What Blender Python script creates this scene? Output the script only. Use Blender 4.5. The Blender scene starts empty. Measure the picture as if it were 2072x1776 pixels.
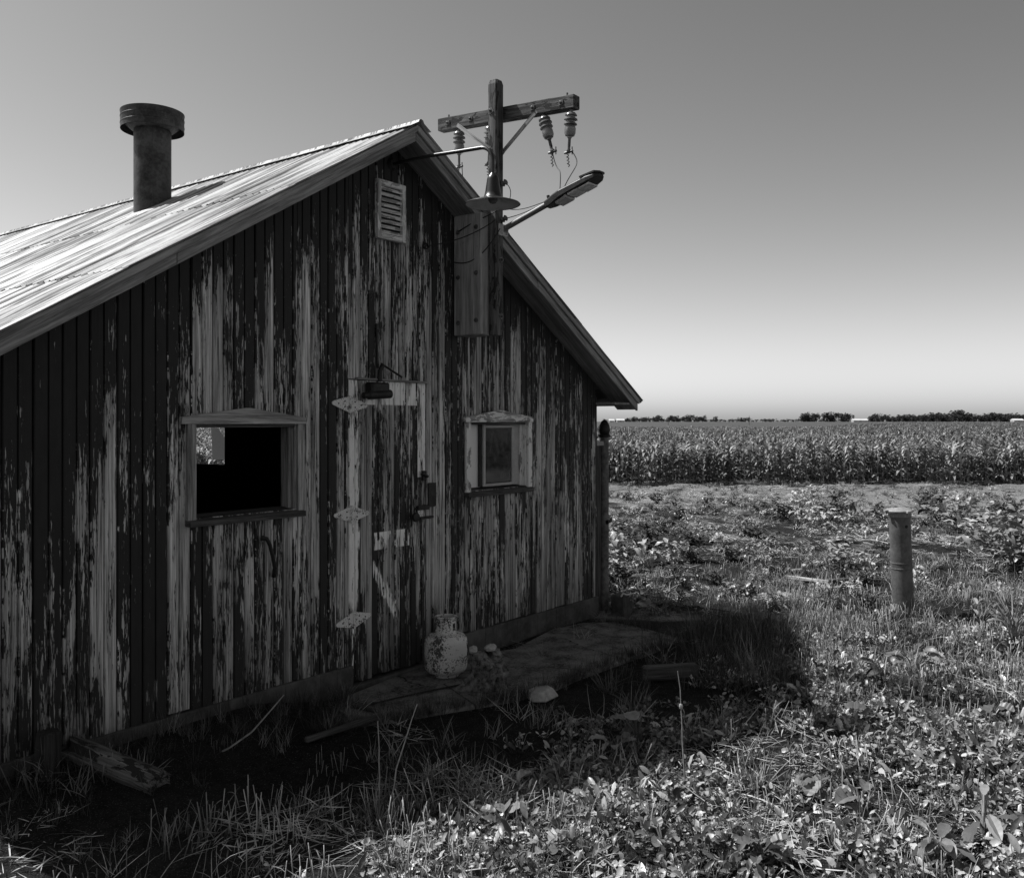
import bpy, math, random
import numpy as np
from mathutils import Vector, Matrix, Euler

# ------------------------------------------------------------------ camera, sky, sun, exposure
SC = bpy.context.scene
COL = SC.collection
R_ = math.radians
TH = math.atan2(1723, 2253)
CAMP = Vector((0.0, -4.58, 1.78))
cam_data = bpy.data.cameras.new('camera')
cam = bpy.data.objects.new('camera', cam_data)
COL.objects.link(cam)
cam.location = CAMP
cam.rotation_euler = (R_(90), 0, TH - R_(90))
cam_data.sensor_width = 36
cam_data.sensor_fit = 'HORIZONTAL'
cam_data.lens = 36 * 1867 / 2072
cam_data.shift_y = -35 / 2072
cam_data.clip_start = 0.05
cam_data.clip_end = 6000
SC.camera = cam

SUNV = Vector((-0.235, 0.64, 1.0)).normalized()
world = bpy.data.worlds.new('World')
SC.world = world
world.use_nodes = True
wn = world.node_tree
for n in list(wn.nodes):
    wn.nodes.remove(n)
w_out = wn.nodes.new('ShaderNodeOutputWorld')
w_bg = wn.nodes.new('ShaderNodeBackground')
w_sky = wn.nodes.new('ShaderNodeTexSky')
w_sky.sky_type = 'NISHITA'
w_sky.sun_disc = False
w_sky.sun_elevation = math.asin(SUNV.z)
w_sky.sun_rotation = math.atan2(SUNV.x, SUNV.y)
w_sky.altitude = 200
w_sky.air_density = 1.35
w_sky.dust_density = 1.3
w_sky.ozone_density = 1.0
w_sep = wn.nodes.new('ShaderNodeSeparateColor')      # black-and-white film behind a red filter
w_m1 = wn.nodes.new('ShaderNodeMath'); w_m1.operation = 'MULTIPLY'; w_m1.inputs[1].default_value = 1.3
w_m2 = wn.nodes.new('ShaderNodeMath'); w_m2.operation = 'MULTIPLY_ADD'; w_m2.inputs[1].default_value = -0.06
wn.links.new(w_sky.outputs[0], w_sep.inputs[0])
wn.links.new(w_sep.outputs[0], w_m1.inputs[0])
wn.links.new(w_sep.outputs[2], w_m2.inputs[0])
wn.links.new(w_m1.outputs[0], w_m2.inputs[2])
w_p = wn.nodes.new('ShaderNodeMath'); w_p.operation = 'POWER'; w_p.inputs[1].default_value = 1.35      # contrast of the film
w_k = wn.nodes.new('ShaderNodeMath'); w_k.operation = 'MULTIPLY'; w_k.inputs[1].default_value = 0.535
wn.links.new(w_m2.outputs[0], w_p.inputs[0])
wn.links.new(w_p.outputs[0], w_k.inputs[0])
wn.links.new(w_k.outputs[0], w_bg.inputs[0])
w_bg.inputs[1].default_value = 0.10
wn.links.new(w_bg.outputs[0], w_out.inputs[0])

sun_d = bpy.data.lights.new('sun', 'SUN')
sun_d.energy = 5.0
sun_d.angle = R_(0.53)
sun_d.color = (1.0, 1.0, 1.0)
sun = bpy.data.objects.new('sun', sun_d)
COL.objects.link(sun)
sun.rotation_euler = SUNV.to_track_quat('Z', 'Y').to_euler()
sun.location = (0, 0, 30)

SC.view_settings.view_transform = 'Standard'
SC.view_settings.look = 'None'
SC.view_settings.exposure = 0.32
SC.view_settings.gamma = 1.0
SC.view_settings.use_curve_mapping = False

rnd = random.Random(7)
FW = Vector((math.cos(TH), math.sin(TH), 0))
RT = Vector((math.sin(TH), -math.cos(TH), 0))
FPX, HOR, CX = 1867.0, 853.0, 1036.0


def ray(u, v):
    d = FW + RT * ((u - CX) / FPX)
    d.z = -(v - HOR) / FPX
    return d


def on_y(u, v, y):
    d = ray(u, v)
    return CAMP + d * ((y - CAMP.y) / d.y)


def on_x(u, v, x):
    d = ray(u, v)
    return CAMP + d * ((x - CAMP.x) / d.x)


# ------------------------------------------------------------------ terrain height
def sstep(a, b, x):
    t = np.clip((x - a) / (b - a), 0, 1)
    return t * t * (3 - 2 * t)


def gz(x, y):
    x = np.asarray(x, float); y = np.asarray(y, float)
    dx, dy = x - CAMP.x, y - CAMP.y
    Z = dx * FW.x + dy * FW.y
    L = dx * RT.x + dy * RT.y
    r = np.sqrt(dx * dx + dy * dy)
    h = -0.62 * sstep(11, 27, r)
    h = h + 2.3 * sstep(120, 900, r)
    b = 0.035 * np.sin(x * 1.7 + 1.1) * np.cos(y * 1.3 + .4) + 0.02 * np.sin(x * 4.1 + y * 2.3) + 0.012 * np.sin(x * 9.3 - y * 7.7)
    near = np.exp(-((np.clip(np.abs(x - 4.6) - 3.0, 0, None)) ** 2 + np.clip(-1.0 - y, 0, None) ** 2) / .5)
    h = h + b * (1 - .85 * near) * (1 + 1.4 * sstep(9, 16, r)) - 0.02
    h = h + 0.12 * np.exp(-(np.clip(-y - .05, 0, None) / .4) ** 2) * sstep(4.1, 3.3, x) * sstep(0.5, 1.5, x)
    h = h + 0.10 * np.exp(-(((x - 9.0) / 1.5) ** 2 + ((y + 4.3) / 1.0) ** 2))
    return h


def G(u, v):
    """point of the ground under a line of sight"""
    d = ray(u, v)
    t = 2.0
    z = 0.0
    for _ in range(12):
        t = (z - CAMP.z) / d.z
        p = CAMP + d * t
        z = float(gz(p.x, p.y))
    return CAMP + d * t


# ------------------------------------------------------------------ materials
class NT:
    def __init__(s, name):
        s.m = bpy.data.materials.new(name)
        s.m.use_nodes = True
        s.t = s.m.node_tree
        for n in list(s.t.nodes):
            s.t.nodes.remove(n)
        s.out = s.t.nodes.new('ShaderNodeOutputMaterial')

    def n(s, kind, **kw):
        k = s.t.nodes.new('ShaderNode' + kind)
        for a, b in kw.items():
            setattr(k, a, b)
        return k

    def put(s, sock, val):
        if hasattr(val, 'is_output'):
            s.t.links.new(val, sock)
        elif isinstance(val, (int, float)) and sock.type in ('RGBA',):
            sock.default_value = (val, val, val, 1)
        elif isinstance(val, (int, float)) and sock.type == 'VECTOR':
            sock.default_value = (val, val, val)
        else:
            sock.default_value = val

    def math(s, op, a, b=0.0, c=0.0, clamp=False):
        k = s.n('Math', operation=op, use_clamp=clamp)
        s.put(k.inputs[0], a); s.put(k.inputs[1], b); s.put(k.inputs[2], c)
        return k.outputs[0]

    def lerp(s, a, b, f):
        return s.math('ADD', a, s.math('MULTIPLY', s.math('SUBTRACT', b, a), f))

    def step(s, x, lo, hi):
        k = s.n('MapRange', interpolation_type='SMOOTHSTEP')
        s.put(k.inputs[0], x); s.put(k.inputs[1], lo); s.put(k.inputs[2], hi)
        return k.outputs[0]

    def pos(s):
        return s.n('NewGeometry').outputs['Position']

    def obj(s):
        return s.n('TexCoord').outputs['Object']

    def attr(s, name, out='Vector'):
        return s.n('Attribute', attribute_name=name).outputs[out]

    def rand(s):
        return s.n('ObjectInfo').outputs['Random']

    def xyz(s, v):
        return s.n('SeparateXYZ'), v

    def sep(s, v):
        k = s.n('SeparateXYZ'); s.put(k.inputs[0], v)
        return k.outputs[0], k.outputs[1], k.outputs[2]

    def scale(s, v, sc, off=None):
        k = s.n('VectorMath', operation='MULTIPLY'); s.put(k.inputs[0], v); s.put(k.inputs[1], sc)
        r = k.outputs[0]
        if off is not None:
            k2 = s.n('VectorMath', operation='ADD'); s.put(k2.inputs[0], r); s.put(k2.inputs[1], off)
            r = k2.outputs[0]
        return r

    def comb(s, x, y, z):
        k = s.n('CombineXYZ'); s.put(k.inputs[0], x); s.put(k.inputs[1], y); s.put(k.inputs[2], z)
        return k.outputs[0]

    def noise(s, v, sc=1.0, det=3.0, rough=.55, dist=0.0):
        k = s.n('TexNoise')
        s.put(k.inputs['Vector'], v); s.put(k.inputs['Scale'], sc); s.put(k.inputs['Detail'], det)
        s.put(k.inputs['Roughness'], rough); s.put(k.inputs['Distortion'], dist)
        return k.outputs[0]

    def voro(s, v, sc=1.0):
        k = s.n('TexVoronoi'); s.put(k.inputs['Vector'], v); s.put(k.inputs['Scale'], sc)
        return k.outputs['Distance']

    def bump(s, h, strength=.3, dist=.01):
        k = s.n('Bump'); s.put(k.inputs['Strength'], strength); s.put(k.inputs['Distance'], dist); s.put(k.inputs['Height'], h)
        return k.outputs[0]

    def bsdf(s, col, rough=.8, metal=0.0, nrm=None, spec=.3, alpha=None):
        k = s.n('BsdfPrincipled')
        s.put(k.inputs['Base Color'], col); s.put(k.inputs['Roughness'], rough); s.put(k.inputs['Metallic'], metal)
        s.put(k.inputs['Specular IOR Level'], spec)
        if nrm is not None:
            s.t.links.new(nrm, k.inputs['Normal'])
        if alpha is not None:
            s.put(k.inputs['Alpha'], alpha)
        return k.outputs[0]

    def done(s, sh):
        s.t.links.new(sh, s.out.inputs[0])
        return s.m


def mat_siding(name, white=False):
    """dark barn paint flaking off grey wood; 'wear' says how much has gone"""
    m = NT(name)
    p = m.pos()
    x, y, z = m.sep(p)
    rn = m.rand()
    off = m.math('MULTIPLY', rn, 37.0)
    q = m.comb(m.math('ADD', x, m.math('MULTIPLY', y, .83)), off, z)
    wear = m.attr('wear', 'Fac')
    big = m.noise(m.scale(q, (17, 1, 1.7)), 1.0, 4, .62, .3)
    mid = m.noise(m.scale(q, (72, 1, 6.0)), 1.0, 5, .66, .5)
    fine = m.noise(m.scale(q, (170, 1, 15)), 1.0, 3, .65)
    val = m.math('ADD', m.math('MULTIPLY', big, .38), m.math('ADD', m.math('MULTIPLY', mid, .34), m.math('MULTIPLY', fine, .28)))
    jit = m.math('MULTIPLY', m.math('SUBTRACT', rn, .5), .07)
    thr = m.math('ADD', m.lerp(.625, .40, wear), jit)
    bare = m.step(m.math('SUBTRACT', val, thr), -.006, .008)
    g1 = m.noise(m.scale(q, (85, 1, 2.0)), 1.0, 5, .72)
    g2 = m.noise(m.scale(q, (40, 1, 1.3)), 1.0, 3, .6)
    g3 = m.noise(m.scale(q, (120, 1, 2.6)), 1.0, 4, .65)
    wood = m.math('MULTIPLY', m.lerp(.22 if not white else .2, .80 if not white else .66, m.step(g1, .3, .72)), m.lerp(.62, 1.15, m.step(g2, .3, .7)))
    crack = m.step(g3, .425, .39)
    wood = m.math('MULTIPLY', wood, m.lerp(1.0, .3, crack))
    wood = m.math('MULTIPLY', wood, m.lerp(.85, 1.12, rn))
    stain = m.noise(m.scale(q, (5, 1, .9)), 1.0, 3, .6)
    wood = m.math('MULTIPLY', wood, m.lerp(.72, 1.1, m.step(stain, .35, .6)))
    base_d = m.step(m.math('ADD', z, m.math('MULTIPLY', stain, .5)), .25, .95)   # bare wood gets darker towards the foot of the boards
    wood = m.math('MULTIPLY', wood, m.lerp(.5, 1.0, base_d))
    pn = m.noise(m.scale(q, (30, 1, 9)), 1.0, 4, .6)
    paint = m.lerp(.012, .030, pn)
    col = m.lerp(paint, wood, bare)
    rough = m.lerp(.62, .92, bare)
    h = m.math('SUBTRACT', m.math('MULTIPLY', g1, .45), m.math('MULTIPLY', bare, .55))
    if white:
        def band(c, a, b):
            return m.math('MULTIPLY', m.step(c, a - .004, a + .004), m.step(c, b + .004, b - .004))
        wn_ = m.noise(m.scale(q, (55, 1, 5.5), (9, 0, 4)), 1.0, 5, .65, .3)
        wn2 = m.noise(m.scale(q, (12, 1, 1.3), (3, 0, 1)), 1.0, 3, .6)
        w = m.math('ADD', m.math('MULTIPLY', wn_, .6), m.math('MULTIPLY', wn2, .4))
        keep = m.step(w, .465, .48)
        kl = m.step(w, .435, .45)
        lz = m.step(z, .25, .55)
        left = m.math('MULTIPLY', m.math('MULTIPLY', band(m.math('ADD', x, m.math('MULTIPLY', m.math('SUBTRACT', wn_, .5), .12)), 4.195, 4.295), kl), m.lerp(.0, 1.0, m.step(m.math('ADD', z, m.math('MULTIPLY', wn2, .7)), .85, .95)))
        left2 = m.math('MULTIPLY', band(x, 4.235, 4.265), m.math('MULTIPLY', m.step(w, .5, .515), band(z, .08, .6)))
        top = m.math('MULTIPLY', band(z, 1.895, 2.06), keep)
        rx = m.math('MULTIPLY', band(x, 4.87, 4.955), m.math('MULTIPLY', band(z, 1.38, 2.06), m.step(w, .455, .468)))
        midr = m.math('MULTIPLY', band(z, .90, 1.02), m.math('MULTIPLY', band(x, 4.44, 4.80), m.step(w, .50, .515)))
        dg = m.math('ADD', m.math('MULTIPLY', m.math('SUBTRACT', x, 4.44), 1.35), z)
        diag = m.math('MULTIPLY', m.math('MULTIPLY', band(m.math('ADD', dg, m.math('MULTIPLY', m.math('SUBTRACT', wn_, .5), .25)), .70, .82), band(x, 4.43, 4.66)), m.step(w, .48, .50))
        wm = m.math('MAXIMUM', m.math('MAXIMUM', left, top), m.math('MAXIMUM', m.math('MAXIMUM', rx, midr), m.math('MAXIMUM', diag, left2)))
        wc = m.lerp(.8, .95, m.noise(m.scale(q, (60, 1, 20)), 1.0, 3, .6))
        col = m.lerp(col, wc, wm)
        rough = m.lerp(rough, .6, wm)
        h = m.math('ADD', h, m.math('MULTIPLY', wm, .5))
    return m.done(m.bsdf(col, rough, 0, m.bump(h, .8, .006), .25))


def mat_wood(name, lo=.12, hi=.36, white=0.0, paint=0.0, grain=1.0):
    """weathered board; 'gc' holds (along, across, across) coordinates"""
    m = NT(name)
    q = m.attr('gc')
    off = m.comb(m.math('MULTIPLY', m.rand(), 31.0), m.math('MULTIPLY', m.rand(), 17.0), 0.0)
    k = m.n('VectorMath', operation='ADD'); m.put(k.inputs[0], q); m.put(k.inputs[1], off)
    q = k.outputs[0]
    g = m.noise(m.scale(q, (3.2, 70, 70)), grain, 5, .68, .3)
    g2 = m.noise(m.scale(q, (1.6, 14, 14)), 1.0, 3, .6, .5)
    cr = m.noise(m.scale(q, (5, 190, 190)), 1.0, 2, .6)
    col = m.math('MULTIPLY', m.lerp(lo, hi, m.step(g, .32, .7)), m.lerp(.65, 1.2, m.step(g2, .3, .7)))
    col = m.math('MULTIPLY', col, m.lerp(1.0, .35, m.step(cr, .37, .31)))
    h = g
    if paint > 0:
        pm = m.noise(m.scale(q, (6, 22, 22)), 1.0, 4, .65, .4)
        pm = m.step(pm, 1 - paint - .01, 1 - paint + .01)
        col = m.lerp(col, .025, pm); h = m.math('ADD', h, m.math('MULTIPLY', pm, .5))
    if white > 0:
        wm = m.noise(m.scale(q, (7, 20, 20), (5, 5, 5)), 1.0, 5, .66, .5)
        wm = m.step(wm, 1 - white - .008, 1 - white + .008)
        col = m.lerp(col, .72, wm); h = m.math('ADD', h, m.math('MULTIPLY', wm, .5))
    return m.done(m.bsdf(col, .85, 0, m.bump(h, .6, .004), .25))


def mat_plain(name, lo, hi, sc=8.0, rough=.7, metal=0.0, spec=.3, bump=.3, det=5, dist=.01):
    m = NT(name)
    q = m.obj()
    n1 = m.noise(q, sc, det, .62)
    n2 = m.noise(q, sc * 7, 3, .6)
    v = m.math('ADD', m.math('MULTIPLY', n1, .7), m.math('MULTIPLY', n2, .3))
    col = m.lerp(lo, hi, m.step(v, .34, .66))
    return m.done(m.bsdf(col, rough, metal, m.bump(v, bump, dist), spec))


def mat_roof():
    m = NT('galvanised_roof')
    x, y, z = m.sep(m.pos())
    rn = m.rand()
    q = m.comb(x, m.math('ADD', y, m.math('MULTIPLY', rn, 5.0)), z)
    st = m.noise(m.scale(q, (.7, 10, .7)), 1.0, 5, .66)
    st2 = m.noise(m.scale(q, (1.6, 62, 1.6)), 1.0, 4, .6)
    v = m.math('ADD', m.math('MULTIPLY', st, .62), m.math('MULTIPLY', st2, .38))
    rust = m.step(v, .45, .57)
    sp = m.noise(m.pos(), 55, 3, .6)
    big_ = m.noise(m.scale(q, (.5, 2.2, .5)), 1.0, 3, .6)
    col = m.math('MULTIPLY', m.lerp(.38, .58, sp), m.lerp(.55, 1.15, m.step(big_, .38, .58)))
    col = m.lerp(col, m.lerp(.07, .17, sp), rust)
    return m.done(m.bsdf(col, m.lerp(.5, .85, rust), 0.0, m.bump(sp, .1, .003), .25))


def mat_tank():
    m = NT('rusty_white_tank')
    q = m.obj()
    a = m.noise(q, 85, 5, .75)
    b = m.noise(q, 11, 4, .6)
    x, y, z = m.sep(q)
    side_ = m.step(m.math('ADD', m.math('MULTIPLY', x, .75), m.math('MULTIPLY', y, -.65)), .12, -.12)
    v = m.math('ADD', m.math('MULTIPLY', a, .55), m.math('MULTIPLY', b, .45))
    r = m.step(v, m.lerp(.54, .50, side_), m.lerp(.56, .52, side_))
    col = m.lerp(m.lerp(.5, .72, b), m.lerp(.04, .10, a), r)
    return m.done(m.bsdf(col, m.lerp(.5, .9, r), 0, m.bump(r, .3, .003), .3))


def mat_chip(name, thr=.56, sc=60.0, white=.62):
    m = NT(name)
    q = m.obj()
    a = m.noise(q, sc, 5, .72)
    b = m.noise(q, sc * .22, 3, .6)
    v = m.math('ADD', m.math('MULTIPLY', a, .6), m.math('MULTIPLY', b, .4))
    r = m.step(v, thr, thr + .03)
    col = m.lerp(m.lerp(white * .75, white, b), m.lerp(.04, .12, a), r)
    return m.done(m.bsdf(col, m.lerp(.5, .9, r), 0, m.bump(r, .3, .003), .3))


def mat_leaf(name, lo, hi, trans=.35, rough=.45, spec=.4, veins=True):
    m = NT(name)
    r = m.rand()
    q = m.obj()
    n1 = m.noise(q, 35, 3, .6)
    n2 = m.noise(m.pos(), 1.3, 2, .5)
    f = m.math('ADD', m.math('MULTIPLY', r, .4), m.math('ADD', m.math('MULTIPLY', n1, .3), m.math('MULTIPLY', n2, .3)))
    col = m.lerp(lo, hi, m.step(f, .3, .85))
    b = m.bsdf(col, rough, 0, m.bump(n1, .25, .004), spec)
    t = m.n('BsdfTranslucent')
    m.put(t.inputs[0], m.math('MULTIPLY', col, .9))
    mx = m.n('MixShader'); mx.inputs[0].default_value = trans
    m.t.links.new(b, mx.inputs[1]); m.t.links.new(t.outputs[0], mx.inputs[2])
    return m.done(mx.outputs[0])


def mat_ground():
    m = NT('yard_soil')
    p = m.pos()
    a = m.noise(p, 1.1, 5, .6)
    b = m.noise(p, 19, 5, .65)
    c = m.noise(p, 130, 3, .65)
    v = m.math('ADD', m.math('MULTIPLY', a, .35), m.math('ADD', m.math('MULTIPLY', b, .35), m.math('MULTIPLY', c, .3)))
    col = m.lerp(.006, .028, m.step(v, .36, .64))
    peb = m.step(c, .6, .68)
    col = m.lerp(col, .17, m.math('MULTIPLY', peb, .7))
    bare = m.attr('bare', 'Fac')
    gr = m.lerp(.03, .40, m.step(m.math('ADD', m.math('MULTIPLY', b, .4), m.math('MULTIPLY', c, .6)), .36, .68))
    bm = m.step(m.math('ADD', bare, m.math('MULTIPLY', m.math('SUBTRACT', a, .5), .9)), .35, .6)
    col = m.lerp(col, gr, bm)
    ln = m.n('VectorMath', operation='LENGTH'); m.put(ln.inputs[0], p)
    col = m.lerp(col, m.lerp(.05, .09, m.noise(p, .03, 4, .6)), m.step(ln.outputs['Value'], 100, 125))
    h = m.math('ADD', m.math('MULTIPLY', b, .6), m.math('MULTIPLY', c, .4))
    return m.done(m.bsdf(col, .95, 0, m.bump(h, .8, .05), .1))


def mat_glass():
    m = NT('dusty_window_glass')
    t = m.n('BsdfTransparent'); m.put(t.inputs[0], .8)
    g = m.n('BsdfGlossy'); m.put(g.inputs[0], .9); m.put(g.inputs['Roughness'], .04)
    fr = m.n('Fresnel'); fr.inputs[0].default_value = 1.5
    mx = m.n('MixShader'); m.t.links.new(fr.outputs[0], mx.inputs[0])
    m.t.links.new(t.outputs[0], mx.inputs[1]); m.t.links.new(g.outputs[0], mx.inputs[2])
    d = m.n('BsdfDiffuse'); m.put(d.inputs[0], .35)
    n_ = m.noise(m.scale(m.pos(), (60, 60, 26)), 1.0, 4, .7)
    mx2 = m.n('MixShader'); m.put(mx2.inputs[0], m.lerp(.025, .20, m.step(n_, .4, .75)))
    m.t.links.new(mx.outputs[0], mx2.inputs[1]); m.t.links.new(d.outputs[0], mx2.inputs[2])
    return m.done(mx2.outputs[0])


M = {}
M['siding'] = mat_siding('peeling_barn_paint')
M['door'] = mat_siding('peeling_door_paint', True)
M['wood'] = mat_wood('weathered_wood', .14, .46)
M['darkwood'] = mat_wood('dark_weathered_wood', .035, .13)
M['polewood'] = mat_wood('pole_timber', .04, .17, paint=.42)
M['fascia'] = mat_wood('fascia_board', .18, .38)
M['soffit'] = mat_wood('soffit_board', .16, .28)
M['head1'] = mat_wood('window_head_wood', .20, .48, white=.32)
M['trimw'] = mat_wood('window_trim_white_chips', .20, .48, white=.50)
M['jambw'] = mat_wood('jamb_white_paint', .20, .45, white=.56)
M['ventw'] = mat_wood('vent_faded_paint', .30, .55, white=.50)
M['hinge'] = mat_chip('hinge_chipped_white', .535, 110, .75)
M['roof'] = mat_roof()
M['stack'] = mat_plain('dark_sheet_metal', .02, .085, 7, .55, .5, .4, .15)
M['iron'] = mat_plain('black_iron', .010, .03, 20, .55, .4, .4, .3)
M['lamp'] = mat_plain('dark_enamel', .012, .03, 12, .3, 0, .5, .05)
M['lampin'] = mat_plain('lamp_inner_enamel', .45, .6, 9, .45, 0, .4, .05)
M['steel'] = mat_plain('grey_steel', .16, .30, 14, .45, .4, .4, .1)
M['porc'] = mat_plain('porcelain', .10, .18, 9, .22, 0, .6, .02)
M['cast'] = mat_plain('cast_fitting', .05, .14, 25, .5, .4, .4, .2)
M['lens'] = mat_plain('led_lens', .45, .75, 40, .25, 0, .5, .1)
M['floodc'] = mat_plain('flood_casing', .02, .04, 15, .45, .2, .4, .1)
M['concrete'] = mat_plain('old_concrete', .05, .12, 3.2, .95, 0, .1, .6)
def mat_slab():
    m = NT('slab_concrete')
    q = m.obj()
    k = m.n('TexVoronoi', feature='DISTANCE_TO_EDGE')
    wv = m.noise(q, 4, 4, .6)
    m.put(k.inputs['Vector'], m.scale(q, (1, 1, 0), m.comb(m.math('MULTIPLY', wv, .5), wv, 0.0))); m.put(k.inputs['Scale'], 1.3)
    n1 = m.noise(q, 5, 5, .65); n2 = m.noise(q, 60, 3, .6)
    v = m.math('ADD', m.math('MULTIPLY', n1, .65), m.math('MULTIPLY', n2, .35))
    cr = m.step(k.outputs['Distance'], .0, .012)
    col = m.math('MULTIPLY', m.lerp(.06, .24, m.step(v, .36, .62)), m.lerp(.2, 1.0, cr))
    return m.done(m.bsdf(col, .95, 0, m.bump(m.math('ADD', v, m.math('MULTIPLY', cr, .6)), .8, .015), .1))


M['slab'] = mat_slab()
M['stone'] = mat_plain('pale_stone', .25, .48, 7, .9, 0, .2, .6)
M['stump'] = mat_plain('lichened_stump', .03, .30, 26, .95, 0, .1, 1.0, 6, .03)
M['pipe'] = mat_plain('standpipe_metal', .07, .15, 6, .6, .2, .3, .2)
M['pipecap'] = mat_plain('standpipe_cap', .16, .32, 14, .6, .1, .3, .2)
M['tank'] = mat_tank()
M['wire'] = mat_plain('wire_rubber', .012, .02, 20, .6)
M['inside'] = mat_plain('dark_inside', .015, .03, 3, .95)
M['plastic'] = mat_plain('clear_plastic_sheet', .05, .6, 24, .2, 0, .6, .9)
M['panel'] = mat_plain('grey_panel', .34, .46, 6, .7)
M['sheet'] = mat_leaf('fibreglass_sheet', .75, .85, .75, .6, .2)
M['curtain'] = mat_plain('dim_blind', .02, .05, 9, .8)
M['soil'] = mat_ground()
M['leaf'] = mat_leaf('weed_leaf', .05, .52, .12, .38, .5)
M['leaf2'] = mat_leaf('large_leaf', .10, .30, .18, .42)
M['grass'] = mat_leaf('grass_blade', .05, .36, .15, .45)
M['shadedgrass'] = mat_leaf('shaded_grass_blade', .03, .10, .2, .5)  # darker copy of the grass blades, barn shade put into their colour
M['straw'] = mat_leaf('dry_straw', .12, .62, .1, .6, .3)
M['corn'] = mat_leaf('corn_leaf', .06, .36, .10, .5, .3)
M['tree'] = mat_leaf('tree_foliage', .03, .07, .15, .7, .2)
M['logw'] = mat_wood('rotten_log', .06, .22, paint=.45)
M['bark'] = mat_wood('bark', .015, .05)
M['field'] = mat_plain('far_field_grass', .10, .16, .02, 1, 0, 0, 0)
M['whitewall'] = mat_plain('far_white_wall', .42, .55, .3, .8)
M['greyroof'] = mat_plain('far_roof', .25, .35, .3, .7)


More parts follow.
